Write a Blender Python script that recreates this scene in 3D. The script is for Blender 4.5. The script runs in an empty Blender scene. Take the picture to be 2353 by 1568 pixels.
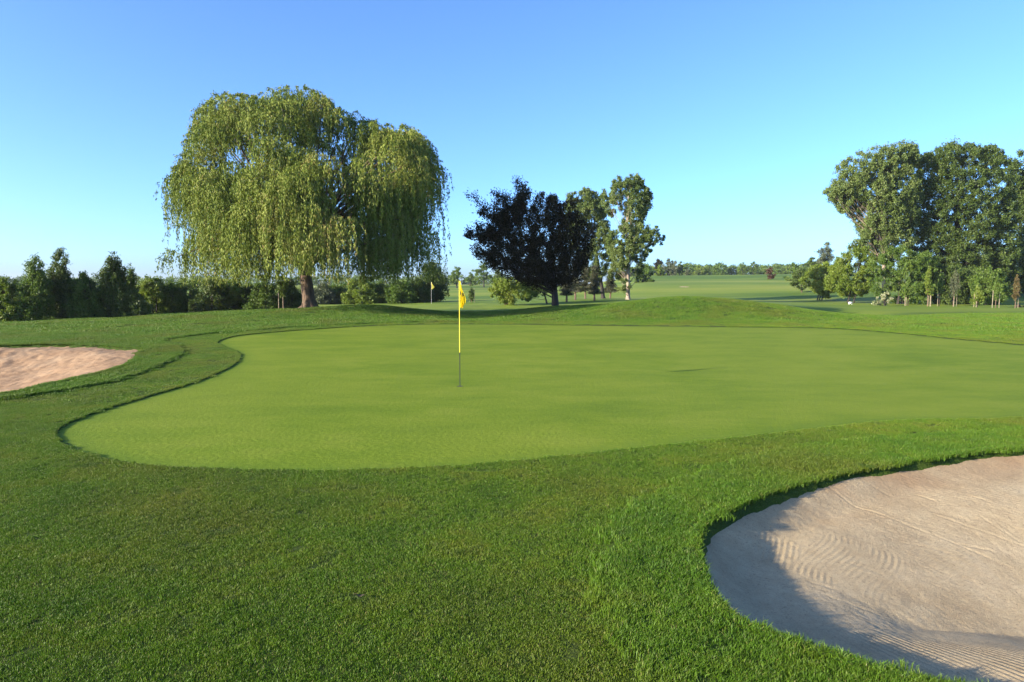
import bpy, math, random
import numpy as np
from mathutils import Vector, Matrix

# ------------------------------------------------------------------ camera, sky, sun, exposure
scene = bpy.context.scene
col = scene.collection
ZC = 2.04                                   # eye height above the hole
FPX = 1568.7                                # sketch units per unit tangent (24 mm lens)
PITCH = math.atan(129 / FPX)
cam_d = bpy.data.cameras.new('camera'); cam = bpy.data.objects.new('camera', cam_d); col.objects.link(cam)
cam.location = (0, 0, ZC); cam.rotation_euler = (math.pi / 2 - PITCH, 0, 0)
cam_d.lens = 24; cam_d.sensor_width = 36; cam_d.clip_start = 0.1; cam_d.clip_end = 9000
scene.camera = cam

SUN_EL = math.radians(16.8)
SUN_DIR = Vector((0.905 * math.cos(SUN_EL), 0.425 * math.cos(SUN_EL), -math.sin(SUN_EL))).normalized()
world = bpy.data.worlds.new('World'); scene.world = world; world.use_nodes = True
wn = world.node_tree.nodes; wl = world.node_tree.links
for n in list(wn): wn.remove(n)
sky = wn.new('ShaderNodeTexSky'); sky.sky_type = 'NISHITA'; sky.sun_disc = False
sky.sun_elevation = SUN_EL; sky.sun_rotation = math.atan2(-SUN_DIR.x, -SUN_DIR.y)
sky.altitude = 0; sky.air_density = 0.66; sky.dust_density = 1.2; sky.ozone_density = 5.8
bg = wn.new('ShaderNodeBackground'); bg.inputs['Strength'].default_value = 0.15
wo = wn.new('ShaderNodeOutputWorld')
wl.new(sky.outputs[0], bg.inputs[0]); wl.new(bg.outputs[0], wo.inputs[0])
sun_d = bpy.data.lights.new('sun', 'SUN'); sun_d.energy = 5.0; sun_d.angle = math.radians(0.55); sun_d.color = (1.0, 0.88, 0.68)
sun = bpy.data.objects.new('sun', sun_d); col.objects.link(sun)
sun.rotation_euler = SUN_DIR.to_track_quat('-Z', 'Y').to_euler(); sun.location = (-40, -20, 20)
vs = scene.view_settings
vs.view_transform = 'Standard'; vs.look = 'None'; vs.gamma = 1; vs.use_curve_mapping = False; vs.exposure = 1.5
scene.cycles.use_denoising = True
scene.cycles.max_bounces = 8; scene.cycles.diffuse_bounces = 3; scene.cycles.transmission_bounces = 4

# ------------------------------------------------------------------ helpers
rng = np.random.default_rng(7)
def S(t):
    t = np.clip(t, 0, 1); return t * t * (3 - 2 * t)
def G(x, s): return np.exp(-(x / s) ** 2)
def base_h(x, y):
    x = np.asarray(x, float); y = np.asarray(y, float)
    z = -0.06 * S((11 - y) / 8) + (0.25 * S((y - 13) / 18) - 0.25 * S((y - 38) / 14)) * (0.35 + 0.65 * S((x + 27) / 12))
    z = z + 1.08 * G(x - 10.3, 6.2) * G(y - 39, 5.0) + 0.30 * G(x - 2.8, 3.4) * G(y - 43, 5.0) - 0.85 * G(x - 21.5, 4.8) * G(y - 49, 5.5)
    z = z + 0.42 * G(x + 8.3, 3.7) * G(y - 40, 4.8) + 0.30 * G(x + 14.5, 6.0) * G(y - 39.5, 4.8)
    z = z + 0.55 * G(x - 9, 16) * G(y - 72, 16)
    yy = np.maximum(y, 1)
    z = z + 1.3 * S((y - 75) / 80) + 3.6 * S((y - 75) / 150) * S((x / yy - 0.08) / 0.12)
    z = z - 0.6 * S((y - 235) / 60)
    z = z + S((y - 78) / 30) * (0.45 * np.sin(y * 0.062 + x * 0.021) + 0.35 * np.sin(y * 0.027 - x * 0.043 + 1.0)) * S((330 - y) / 100)
    return z
def at3(px, py, d):
    """point at ground distance d seen at sketch column px, row py"""
    u = (px - 1176.5) / FPX; v = (py - 784) / FPX; c = math.cos(PITCH); s = math.sin(PITCH)
    t = d / (c - v * s)
    return np.array([u * t, d, ZC + t * (-s - v * c)])
def catmull(pts, n=6, closed=True):
    P = np.array(pts, float); out = []; N = len(P)
    for i in range(N if closed else N - 1):
        p0, p1, p2, p3 = (P[(i - 1) % N], P[i], P[(i + 1) % N], P[(i + 2) % N]) if closed else (P[max(i - 1, 0)], P[i], P[i + 1], P[min(i + 2, N - 1)])
        for t in np.arange(n) / n:
            out.append(0.5 * (2 * p1 + (p2 - p0) * t + (2 * p0 - 5 * p1 + 4 * p2 - p3) * t * t + (3 * p1 - p0 - 3 * p2 + p3) * t ** 3))
    if not closed: out.append(P[-1])
    return np.array(out)
def sdf(poly, x, y):
    """signed distance, negative inside"""
    x = np.asarray(x, float).ravel(); y = np.asarray(y, float).ravel()
    d2 = np.full(x.shape, 1e18); ins = np.zeros(x.shape, bool)
    for a, b in zip(poly, np.roll(poly, -1, 0)):
        ex, ey = b - a; wx = x - a[0]; wy = y - a[1]
        t = np.clip((wx * ex + wy * ey) / (ex * ex + ey * ey + 1e-12), 0, 1)
        d2 = np.minimum(d2, (wx - ex * t) ** 2 + (wy - ey * t) ** 2)
        c = ((a[1] > y) != (b[1] > y))
        if ey != 0: ins ^= c & (x < ex * (y - a[1]) / ey + a[0])
    return np.where(ins, -1, 1) * np.sqrt(d2)
def vnoise(x, y, seed=0):
    """cheap smooth value noise, about -1..1"""
    r = np.random.default_rng(seed); T = r.random((256, 256)) * 2 - 1
    xi = np.floor(x).astype(int); yi = np.floor(y).astype(int); fx = x - xi; fy = y - yi
    fx = fx * fx * (3 - 2 * fx); fy = fy * fy * (3 - 2 * fy)
    g = lambda i, j: T[i & 255, j & 255]
    return (g(xi, yi) * (1 - fx) + g(xi + 1, yi) * fx) * (1 - fy) + (g(xi, yi + 1) * (1 - fx) + g(xi + 1, yi + 1) * fx) * fy

def make_mesh(name, V, faces, mat, smooth=False, attrs=None):
    """faces: int array (n,3) or (n,4)"""
    V = np.ascontiguousarray(V, np.float32); Fc = np.ascontiguousarray(faces, np.int32)
    me = bpy.data.meshes.new(name); k = Fc.shape[1]
    me.vertices.add(len(V)); me.vertices.foreach_set('co', V.ravel())
    me.loops.add(Fc.size); me.loops.foreach_set('vertex_index', Fc.ravel())
    me.polygons.add(len(Fc)); me.polygons.foreach_set('loop_start', np.arange(0, Fc.size, k, dtype=np.int32))
    me.polygons.foreach_set('loop_total', np.full(len(Fc), k, np.int32))
    if smooth: me.polygons.foreach_set('use_smooth', np.ones(len(Fc), bool))
    for an, (dom, val) in (attrs or {}).items():
        a = me.attributes.new(an, 'FLOAT', dom); a.data.foreach_set('value', np.ascontiguousarray(val, np.float32))
    me.update(calc_edges=True)
    if mat: me.materials.append(mat)
    return me
def link(name, me, parent=None, loc=(0, 0, 0)):
    o = bpy.data.objects.new(name, me); col.objects.link(o); o.location = loc
    if parent: o.parent = parent
    return o
def tag(o, label=None, cat=None, group=None, kind=None):
    if label: o['label'] = label
    if cat: o['category'] = cat
    if group: o['group'] = group
    if kind: o['kind'] = kind
    return o
def thing(name, loc, label, cat, group=None):
    o = bpy.data.objects.new(name, None); col.objects.link(o); o.location = loc; o.empty_display_size = 0.3
    return tag(o, label, cat, group)

class Tubes:
    def __init__(self): self.V = []; self.F = []; self.n = 0
    def add(self, pts, rad, sides=6, cap=True):
        pts = np.array(pts, float); m = len(pts); rad = np.broadcast_to(np.array(rad, float), (m,))
        tan = np.gradient(pts, axis=0); tan /= np.linalg.norm(tan, axis=1)[:, None] + 1e-9
        ref = np.array([1.0, 0, 0]) if abs(tan[0][0]) < 0.8 else np.array([0, 1.0, 0])
        u = np.cross(tan, ref); u /= np.linalg.norm(u, axis=1)[:, None] + 1e-9; w = np.cross(tan, u)
        a = np.arange(sides) * 2 * math.pi / sides
        ring = pts[:, None, :] + rad[:, None, None] * (np.cos(a)[None, :, None] * u[:, None, :] + np.sin(a)[None, :, None] * w[:, None, :])
        self.V.append(ring.reshape(-1, 3))
        i = np.arange(m - 1)[:, None] * sides; j = np.arange(sides)[None, :]; j2 = (j + 1) % sides
        st = self.n
        self.F.append((np.stack([i + j, i + j2, i + sides + j2, i + sides + j], -1).reshape(-1, 4)) + st)
        self.n += m * sides
        if cap:
            for r0, c in ((st, pts[0]), (st + (m - 1) * sides, pts[-1])):
                self.V.append(c.reshape(1, 3))
                self.F.append(np.array([[self.n, r0 + q, r0 + q + 1, r0 + (q + 2) % sides] for q in range(0, sides, 2)]))
                self.n += 1
        return self
    def mesh(self, name, mat, origin=(0, 0, 0)):
        return make_mesh(name, np.concatenate(self.V) - np.array(origin), np.concatenate(self.F), mat, smooth=True)

# ------------------------------------------------------------------ materials
def mat_new(name):
    m = bpy.data.materials.new(name); m.use_nodes = True; nt = m.node_tree
    for n in list(nt.nodes): nt.nodes.remove(n)
    out = nt.nodes.new('ShaderNodeOutputMaterial')
    return m, nt, out
def nd(nt, typ, **kw):
    n = nt.nodes.new(typ)
    for k, v in kw.items():
        if k in n.inputs: n.inputs[k].default_value = v
        else: setattr(n, k, v)
    return n
def ramp(nt, fac, stops):
    r = nt.nodes.new('ShaderNodeValToRGB'); e = r.color_ramp.elements
    while len(e) < len(stops): e.new(0.5)
    for el, (p, c) in zip(e, stops): el.position = p; el.color = (*c, 1)
    nt.links.new(fac, r.inputs[0]); return r.outputs[0]
def noise(nt, vec, scale, detail=3, rough=0.55):
    n = nd(nt, 'ShaderNodeTexNoise', Scale=scale, Detail=detail, Roughness=rough)
    if vec is not None: nt.links.new(vec, n.inputs['Vector'])
    return n.outputs['Fac']
def mixc(nt, fac, a, b, mode='MIX'):
    m = nt.nodes.new('ShaderNodeMix'); m.data_type = 'RGBA'; m.blend_type = mode
    for sock, v in ((m.inputs[0], fac), (m.inputs[6], a), (m.inputs[7], b)):
        if isinstance(v, (int, float)): sock.default_value = v
        elif isinstance(v, tuple): sock.default_value = (*v, 1)
        else: nt.links.new(v, sock)
    return m.outputs[2]
def math_n(nt, op, a, b=None):
    m = nt.nodes.new('ShaderNodeMath'); m.operation = op
    for s, v in zip(m.inputs, (a, b)):
        if v is None: continue
        if isinstance(v, (int, float)): s.default_value = v
        else: nt.links.new(v, s)
    return m.outputs[0]
def attr(nt, name):
    a = nt.nodes.new('ShaderNodeAttribute'); a.attribute_name = name; return a.outputs['Fac']
def world_pos(nt, scale=(1, 1, 1), rz=0):
    g = nt.nodes.new('ShaderNodeNewGeometry'); mp = nt.nodes.new('ShaderNodeMapping')
    mp.inputs['Scale'].default_value = scale; mp.inputs['Rotation'].default_value = (0, 0, rz)
    nt.links.new(g.outputs['Position'], mp.inputs[0]); return mp.outputs[0]
def leaf_mat(name, cols, trans=0.3, rough=0.5, spec=0.3, tint=None):
    """per-leaf colour from the 'var' attribute; thin leaf: reflects and transmits"""
    m, nt, out = mat_new(name)
    c = ramp(nt, attr(nt, 'var'), [(i / (len(cols) - 1), k) for i, k in enumerate(cols)])
    p = nd(nt, 'ShaderNodeBsdfPrincipled', Roughness=rough); p.inputs['Specular IOR Level'].default_value = spec
    nt.links.new(c, p.inputs['Base Color'])
    t = nt.nodes.new('ShaderNodeBsdfTranslucent'); tc = mixc(nt, 1.0, c, tint or (1.0, 1.0, 0.55), 'MULTIPLY'); nt.links.new(tc, t.inputs[0])
    mx = nt.nodes.new('ShaderNodeMixShader'); mx.inputs[0].default_value = trans
    nt.links.new(p.outputs[0], mx.inputs[1]); nt.links.new(t.outputs[0], mx.inputs[2]); nt.links.new(mx.outputs[0], out.inputs[0])
    return m
def bark_mat(name, a, b, scale=6):
    m, nt, out = mat_new(name); v = world_pos(nt, (1, 1, 0.18))
    f = noise(nt, v, scale, 5, 0.65); p = nd(nt, 'ShaderNodeBsdfPrincipled', Roughness=0.9)
    nt.links.new(ramp(nt, f, [(0.35, a), (0.68, b)]), p.inputs['Base Color'])
    bp = nd(nt, 'ShaderNodeBump', Strength=0.9, Distance=0.04); nt.links.new(noise(nt, v, scale * 1.7, 5, 0.7), bp.inputs['Height'])
    nt.links.new(bp.outputs[0], p.inputs['Normal']); nt.links.new(p.outputs[0], out.inputs[0]); return m
def plain(name, c, rough=0.5, var=0.08, scale=30, spec=0.4):
    m, nt, out = mat_new(name); tc = nt.nodes.new('ShaderNodeTexCoord')
    f = noise(nt, tc.outputs['Object'], scale, 3); lo = tuple(max(0, k * (1 - var)) for k in c); hi = tuple(min(1, k * (1 + var)) for k in c)
    p = nd(nt, 'ShaderNodeBsdfPrincipled', Roughness=rough); p.inputs['Specular IOR Level'].default_value = spec
    nt.links.new(ramp(nt, f, [(0.3, lo), (0.7, hi)]), p.inputs['Base Color']); nt.links.new(p.outputs[0], out.inputs[0]); return m

def turf_mat():
    m, nt, out = mat_new('turf'); P = world_pos(nt)
    big = noise(nt, P, 0.35, 4); mid = noise(nt, P, 2.2, 4); fine = noise(nt, P, 45, 4, 0.7)
    c_f = ramp(nt, big, [(0.3, (0.035, 0.055, 0.006)), (0.5, (0.050, 0.078, 0.008)), (0.72, (0.075, 0.088, 0.012))])
    c_r = ramp(nt, mid, [(0.3, (0.032, 0.065, 0.006)), (0.7, (0.065, 0.100, 0.010))])
    c = mixc(nt, attr(nt, 'rough'), c_f, c_r)
    # far fairways: paler mown grass with broad bands
    Q = world_pos(nt, (0.012, 0.045, 0.1), 0.15)
    far = ramp(nt, noise(nt, Q, 1.0, 5, 0.6), [(0.40, (0.080, 0.140, 0.012)), (0.49, (0.140, 0.200, 0.018)), (0.60, (0.215, 0.248, 0.034))])
    c = mixc(nt, attr(nt, 'far'), c, far)
    c = mixc(nt, 0.55, c, ramp(nt, fine, [(0.25, (0.35, 0.38, 0.32)), (0.75, (1.35, 1.35, 1.25))]), 'MULTIPLY')
    p = nd(nt, 'ShaderNodeBsdfPrincipled', Roughness=0.85); p.inputs['Specular IOR Level'].default_value = 0.15
    nt.links.new(c, p.inputs['Base Color'])
    b = nd(nt, 'ShaderNodeBump', Strength=0.9, Distance=0.03); nt.links.new(fine, b.inputs['Height'])
    b2 = nd(nt, 'ShaderNodeBump', Strength=0.7, Distance=0.10); nt.links.new(noise(nt, P, 6, 4, 0.65), b2.inputs['Height'])
    iv = math_n(nt, 'SUBTRACT', 1.0, attr(nt, 'far')); nt.links.new(math_n(nt, 'MULTIPLY', iv, 0.7), b2.inputs['Strength']); nt.links.new(math_n(nt, 'MULTIPLY', iv, 0.9), b.inputs['Strength']); nt.links.new(b.outputs[0], b2.inputs['Normal'])
    nt.links.new(b2.outputs[0], p.inputs['Normal']); nt.links.new(p.outputs[0], out.inputs[0]); return m
def green_mat():
    m, nt, out = mat_new('green_turf'); P = world_pos(nt); Q = world_pos(nt, (0.55, 0.9, 1), 0.12)
    a = noise(nt, Q, 0.85, 8, 0.70); b = noise(nt, P, 0.2, 4); f = noise(nt, P, 90, 3, 0.7); g = noise(nt, P, 14, 4, 0.6)
    c = ramp(nt, a, [(0.30, (0.092, 0.148, 0.010)), (0.5, (0.130, 0.186, 0.013)), (0.70, (0.172, 0.214, 0.024))])
    c = mixc(nt, ramp(nt, b, [(0.42, (0, 0, 0)), (0.66, (0.55, 0.55, 0.55))]), c, (0.180, 0.222, 0.022))
    ed = math_n(nt, 'MULTIPLY', attr(nt, 'edge'), noise(nt, P, 3.0, 4)); c = mixc(nt, ed, c, (0.085, 0.150, 0.014))
    c = mixc(nt, 0.8, c, ramp(nt, f, [(0.28, (0.62, 0.66, 0.58)), (0.72, (1.36, 1.32, 1.3))]), 'MULTIPLY')
    c = mixc(nt, 0.35, c, ramp(nt, g, [(0.3, (0.75, 0.8, 0.7)), (0.7, (1.2, 1.15, 1.1))]), 'MULTIPLY')
    p = nd(nt, 'ShaderNodeBsdfPrincipled', Roughness=0.85); p.inputs['Specular IOR Level'].default_value = 0.08
    nt.links.new(c, p.inputs['Base Color'])
    bp = nd(nt, 'ShaderNodeBump', Strength=0.55, Distance=0.008); nt.links.new(f, bp.inputs['Height'])
    bq = nd(nt, 'ShaderNodeBump', Strength=0.35, Distance=0.03); nt.links.new(g, bq.inputs['Height']); nt.links.new(bp.outputs[0], bq.inputs['Normal'])
    nt.links.new(bq.outputs[0], p.inputs['Normal']); nt.links.new(p.outputs[0], out.inputs[0]); return m
def sand_mat(name, a, b, c_):
    m, nt, out = mat_new(name); P = world_pos(nt)
    f = noise(nt, P, 1.6, 5, 0.6); g = noise(nt, P, 95, 4, 0.75); h = noise(nt, P, 11, 5, 0.7)
    c = ramp(nt, f, [(0.3, a), (0.55, b), (0.75, c_)])
    c = mixc(nt, 0.6, c, ramp(nt, g, [(0.28, (0.62, 0.60, 0.58)), (0.6, (1.08, 1.07, 1.06))]), 'MULTIPLY')
    c = mixc(nt, 0.4, c, ramp(nt, h, [(0.3, (0.78, 0.72, 0.66)), (0.6, (1.06, 1.06, 1.05))]), 'MULTIPLY')
    p = nd(nt, 'ShaderNodeBsdfPrincipled', Roughness=0.95); p.inputs['Specular IOR Level'].default_value = 0.1
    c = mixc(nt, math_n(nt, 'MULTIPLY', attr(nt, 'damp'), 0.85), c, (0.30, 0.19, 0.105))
    sp = noise(nt, P, 48, 3, 0.6); c = mixc(nt, ramp(nt, sp, [(0.58, (0, 0, 0)), (0.68, (0.55, 0.55, 0.55))]), c, (0.16, 0.12, 0.075))
    nt.links.new(c, p.inputs['Base Color'])
    b1 = nd(nt, 'ShaderNodeBump', Strength=0.8, Distance=0.012); nt.links.new(g, b1.inputs['Height'])
    b2 = nd(nt, 'ShaderNodeBump', Strength=0.25, Distance=0.02); nt.links.new(h, b2.inputs['Height']); nt.links.new(b1.outputs[0], b2.inputs['Normal'])
    nt.links.new(b2.outputs[0], p.inputs['Normal']); nt.links.new(p.outputs[0], out.inputs[0]); return m
def blade_mat(name, cols, dry):
    m, nt, out = mat_new(name); P = world_pos(nt)
    a = noise(nt, P, 1.3, 6, 0.68); v = attr(nt, 'var')
    c = ramp(nt, a, [(0.3, cols[0]), (0.5, cols[1]), (0.7, cols[2])])
    lo = noise(nt, P, 0.42, 3, 0.5); c = mixc(nt, ramp(nt, lo, [(0.48, (0, 0, 0)), (0.68, (0.55, 0.55, 0.55))]), c, (0.115, 0.125, 0.016))
    cl = noise(nt, P, 2.6, 3, 0.5); c = mixc(nt, ramp(nt, cl, [(0.60, (0, 0, 0)), (0.70, (0.6, 0.6, 0.6))]), c, (0.042, 0.105, 0.016))
    c = mixc(nt, ramp(nt, v, [(0.91, (0, 0, 0)), (0.97, (0.7, 0.7, 0.7))]), c, dry)
    c = mixc(nt, 0.8, c, ramp(nt, v, [(0.0, (0.78, 0.80, 0.78)), (0.8, (1.16, 1.14, 1.10))]), 'MULTIPLY')
    p = nd(nt, 'ShaderNodeBsdfPrincipled', Roughness=0.5); p.inputs['Specular IOR Level'].default_value = 0.25
    nt.links.new(c, p.inputs['Base Color'])
    t = nt.nodes.new('ShaderNodeBsdfTranslucent'); nt.links.new(c, t.inputs[0])
    mx = nt.nodes.new('ShaderNodeMixShader'); mx.inputs[0].default_value = 0.28
    nt.links.new(p.outputs[0], mx.inputs[1]); nt.links.new(t.outputs[0], mx.inputs[2]); nt.links.new(mx.outputs[0], out.inputs[0]); return m

M = {}
M['turf'] = turf_mat(); M['green'] = green_mat()
M['sand_near'] = sand_mat('sand_pale', (0.365, 0.278, 0.165), (0.455, 0.358, 0.218), (0.50, 0.40, 0.255))
M['sand_far'] = sand_mat('sand_pink', (0.275, 0.172, 0.098), (0.345, 0.228, 0.136), (0.39, 0.275, 0.172))
M['blade_short'] = blade_mat('blade_short', [(0.055, 0.125, 0.008), (0.095, 0.175, 0.010), (0.150, 0.185, 0.016)], (0.22, 0.18, 0.07))
M['blade_long'] = blade_mat('blade_long', [(0.055, 0.130, 0.009), (0.085, 0.170, 0.011), (0.125, 0.185, 0.016)], (0.20, 0.18, 0.06))
M['willow'] = leaf_mat('willow_leaf', [(0.062, 0.098, 0.014), (0.110, 0.152, 0.020), (0.160, 0.200, 0.030), (0.215, 0.240, 0.055), (0.20, 0.15, 0.05)], 0.18, 0.6, 0.12)
M['purple'] = leaf_mat('purple_leaf', [(0.011, 0.011, 0.006), (0.019, 0.019, 0.009), (0.026, 0.027, 0.011), (0.050, 0.042, 0.020)], 0.15, 0.6, 0.08)
M['poplar'] = leaf_mat('poplar_leaf', [(0.075, 0.115, 0.028), (0.110, 0.160, 0.038), (0.15, 0.195, 0.052), (0.21, 0.24, 0.10)], 0.3, 0.5, 0.25)
M['dark'] = leaf_mat('dark_leaf', [(0.038, 0.065, 0.014), (0.058, 0.095, 0.018), (0.085, 0.125, 0.024), (0.11, 0.15, 0.035)], 0.25)
M['mid'] = leaf_mat('mid_leaf', [(0.055, 0.10, 0.016), (0.080, 0.140, 0.020), (0.11, 0.17, 0.026), (0.145, 0.19, 0.04)], 0.3)
M['bright'] = leaf_mat('bright_leaf', [(0.085, 0.14, 0.016), (0.13, 0.19, 0.022), (0.17, 0.225, 0.03), (0.215, 0.24, 0.05)], 0.35)
M['pine'] = leaf_mat('pine_needle', [(0.030, 0.045, 0.02), (0.045, 0.062, 0.026), (0.075, 0.075, 0.04), (0.10, 0.085, 0.05)], 0.15)
M['rust'] = leaf_mat('rust_leaf', [(0.06, 0.030, 0.018), (0.09, 0.042, 0.022), (0.04, 0.045, 0.018)], 0.2)
M['grey'] = leaf_mat('grey_leaf', [(0.07, 0.09, 0.045), (0.10, 0.12, 0.06), (0.13, 0.145, 0.08)], 0.25)
M['blossom'] = leaf_mat('blossom', [(0.10, 0.16, 0.04), (0.20, 0.24, 0.10), (0.5, 0.47, 0.32), (0.14, 0.2, 0.06)], 0.3)
M['bronze'] = leaf_mat('bronze_leaf', [(0.10, 0.075, 0.03), (0.14, 0.10, 0.04), (0.09, 0.11, 0.03)], 0.3)
M['bark'] = bark_mat('bark_brown', (0.05, 0.033, 0.022), (0.17, 0.11, 0.07))
M['bark_dark'] = bark_mat('bark_dark', (0.012, 0.010, 0.008), (0.04, 0.032, 0.026))
M['bark_pale'] = bark_mat('bark_pale', (0.16, 0.12, 0.09), (0.36, 0.29, 0.22))
M['stake'] = bark_mat('stake_wood', (0.20, 0.16, 0.10), (0.36, 0.30, 0.20), 14)

# ------------------------------------------------------------------ ground, putting green, bunkers
GREEN = catmull([(-6.24, 9.21), (-6.44, 9.62), (-6.58, 10.23), (-6.65, 11.14), (-6.63, 12.47), (-6.60, 14.13), (-6.88, 16.58), (-7.33, 18.30), (-7.89, 19.59), (-8.80, 20.94), (-9.61, 22.20), (-9.94, 23.32), (-9.98, 24.73), (-9.30, 26.15), (-8.09, 27.74), (-6.19, 29.70), (-3.51, 31.0), (0.07, 30.78), (4.24, 29.73), (9.65, 28.86), (13.0, 28.3), (14.61, 26.17), (15.46, 23.62), (16.6, 21.3), (17.3, 18.5), (16, 14.8), (12.5, 12), (7.85, 10.33), (6.39, 10.17), (5.28, 9.91), (3.73, 9.26), (1.78, 8.48), (0.12, 7.83), (-0.86, 7.54), (-1.81, 7.42), (-2.53, 7.40), (-3.28, 7.47), (-4.07, 7.59), (-4.73, 7.87), (-5.34, 8.27), (-5.85, 8.71)], 4)
BUNK_R = catmull([(7.9, 7.2), (7.6, 7.9), (7.0, 8.22), (6.27, 8.22), (5.61, 8.06), (4.91, 7.77), (4.24, 7.47), (3.61, 7.17), (2.98, 6.79), (2.38, 6.35), (1.97, 5.97), (1.66, 5.61), (1.51, 5.28), (1.43, 5.00), (1.39, 4.70), (1.355, 4.34), (1.41, 4.07), (1.585, 3.84), (1.77, 3.68), (1.94, 3.55), (2.10, 3.43), (2.34, 3.32), (2.60, 3.20), (3.4, 2.85), (4.7, 2.85), (6.4, 3.8), (7.6, 5.4)], 5)
BUNK_L = catmull([(-15.96, 21.19), (-14.43, 21.55), (-12.83, 21.18), (-11.3, 20.5), (-10.83, 20.02), (-10.6, 19.2), (-9.78, 17.40), (-9.39, 15.45), (-9.37, 13.54), (-9.37, 12.37), (-10.2, 11.3), (-12.5, 10.8), (-16, 11.6), (-20, 14), (-21.5, 17.5), (-19.5, 20.4)], 5)
ROUGH_R = catmull([(0.9, 2.2), (0.75, 3.2), (0.65, 3.84), (0.60, 4.39), (0.70, 5.11), (0.97, 5.86), (1.67, 6.87), (2.64, 7.77), (4.08, 8.61), (7.31, 9.4), (10.5, 9.6), (12.5, 7), (11.5, 3), (8, 0.6), (3, 0.8)], 4)
ROUGH_B = np.concatenate([catmull([(-9.6, 10.4), (-8.92, 11.76), (-8.64, 12.47), (-8.40, 13.37), (-8.32, 14.77), (-8.97, 18.02), (-9.47, 19.59), (-10.3, 20.94), (-11.80, 23.0), (-11.6, 24.4), (-11.07, 25.60), (-9.79, 27.53), (-8, 29.6), (-5.5, 31.7), (-3, 32.7), (0, 32.8), (4, 31.8), (9, 30.9), (13.6, 30.6), (16.6, 27.8), (18, 25), (20, 22.5), (30, 20)], 4, False),
                          np.array([(120, 20), (120, 62), (-120, 62), (-120, 6), (-12, 8.8)])])
def axis(segs):
    out = [segs[0][0]]
    for (a, b, s0, s1) in segs:
        x = a
        while x < b - 1e-6:
            t = (x - a) / (b - a); x = min(b, x + s0 * (s1 / s0) ** t); out.append(x)
    return np.array(sorted(set(np.round(out, 4))))
gx = axis([(0, 0.6, 0.14, 0.1), (0.6, 3.2, 0.075, 0.08), (3.2, 9.5, 0.14, 0.18), (9.5, 30, 0.2, 1.0), (30, 150, 1, 5), (150, 2600, 8, 260)])
gxl = axis([(0, 6, 0.22, 0.15), (6, 10.5, 0.085, 0.09), (10.5, 15, 0.13, 0.17), (15, 30, 0.18, 1.0), (30, 150, 1, 5), (150, 2600, 8, 260)])
gx = np.concatenate([-gxl[::-1], gx[1:]])
gy = np.concatenate([np.array([-60, -30, -15, -8, -4, -1.5, 0, 0.8, 1.4]), axis([(1.8, 3, 0.12, 0.08), (3, 10, 0.08, 0.095), (10, 24, 0.11, 0.16), (24, 48, 0.2, 0.6), (48, 120, 0.6, 2), (120, 300, 2.5, 7), (300, 3600, 10, 330)])])
X, Y = np.meshgrid(gx, gy); nx, ny = len(gx), len(gy); X = X.ravel(); Y = Y.ravel()
near = (np.abs(X) < 30) & (Y < 62)
def zone_sdf(poly):
    d = np.full(X.shape, 9.0); d[near] = sdf(poly, X[near], Y[near]); return d
sg, sbr, sbl, srr, srb = (zone_sdf(p) for p in (GREEN, BUNK_R, BUNK_L, ROUGH_R, ROUGH_B))
srb = np.where(near, srb, -9.0 * ((Y > 24) | (X < -12)))
rough_d = np.minimum(srr, srb)
def turf_rise(g, r, x, y): return 0.030 * S(g / 0.05) + 0.026 * S(-r / 0.07) * (1 - S((x + 4) / 4) * S((y - 15) / 3))
Zb = base_h(X, Y)
Z = Zb + turf_rise(sg, rough_d, X, Y) - 0.004
Z += 0.012 * vnoise(X * 1.1, Y * 1.1, 3) * S((sg - 0.1) / 0.5) * (Y < 60)
lumps = 0.05 * vnoise(X * 0.45, Y * 0.45, 4) + 0.02 * vnoise(X * 1.6, Y * 1.6, 5)
Z += lumps * S(-(srb + 0.6) / 1.5) * S((Y - 22) / 8) * (Y < 70)
def bunker_depth_r(x, y, d):
    low = 1 - 0.48 * S((x - 1.5) / 1.7) * S((5.2 - y) / 2.4)
    low = low * (1 - 0.35 * S((x - 3.4) / 2.0) * S((y - 5.9) / 1.2))
    return 0.012 + (0.15 * S((d + 0.03) / 0.42) + 0.42 * S((d - 0.35) / 2.2)) * low
def bunker_depth_l(x, y, d): return 0.03 + 0.50 * S(d / 3.2) - 0.10 * S((y - 16) / 5) * S(d / 1.0)
din = np.maximum(-sbr, 0); Z -= S((din + 0.02) / 0.07) * (sbr < 0.0) * (bunker_depth_r(X, Y, din) + 0.09)
din = np.maximum(-sbl, 0); Z -= S((din + 0.02) / 0.09) * (sbl < 0.0) * (bunker_depth_l(X, Y, din) + 0.12)
idx = np.arange(nx * ny).reshape(ny, nx)
quads = np.stack([idx[:-1, :-1], idx[:-1, 1:], idx[1:, 1:], idx[1:, :-1]], -1).reshape(-1, 4)
gme = make_mesh('ground', np.stack([X, Y, Z], 1), quads, M['turf'], True,
                {'rough': ('POINT', S(0.5 - rough_d / 0.3)), 'far': ('POINT', S((Y - 36) / 22))})
tag(link('ground', gme), kind='structure')
# the green: its own close-mown sheet, 4 mm above the soil, edge tucked under the collar
inside = (sg < 0.09).reshape(ny, nx)
qm = (inside[:-1, :-1] & inside[:-1, 1:] & inside[1:, 1:] & inside[1:, :-1]).ravel()
gq = quads[qm]; used = np.unique(gq); rem = np.full(nx * ny, -1); rem[used] = np.arange(len(used))
grm = make_mesh('putting_green', np.stack([X[used], Y[used], Zb[used] + 0.002], 1), rem[gq], M['green'], True, {'edge': ('POINT', S(1 + sg[used] / 0.55))})
tag(link('putting_green', grm), kind='structure')

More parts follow.
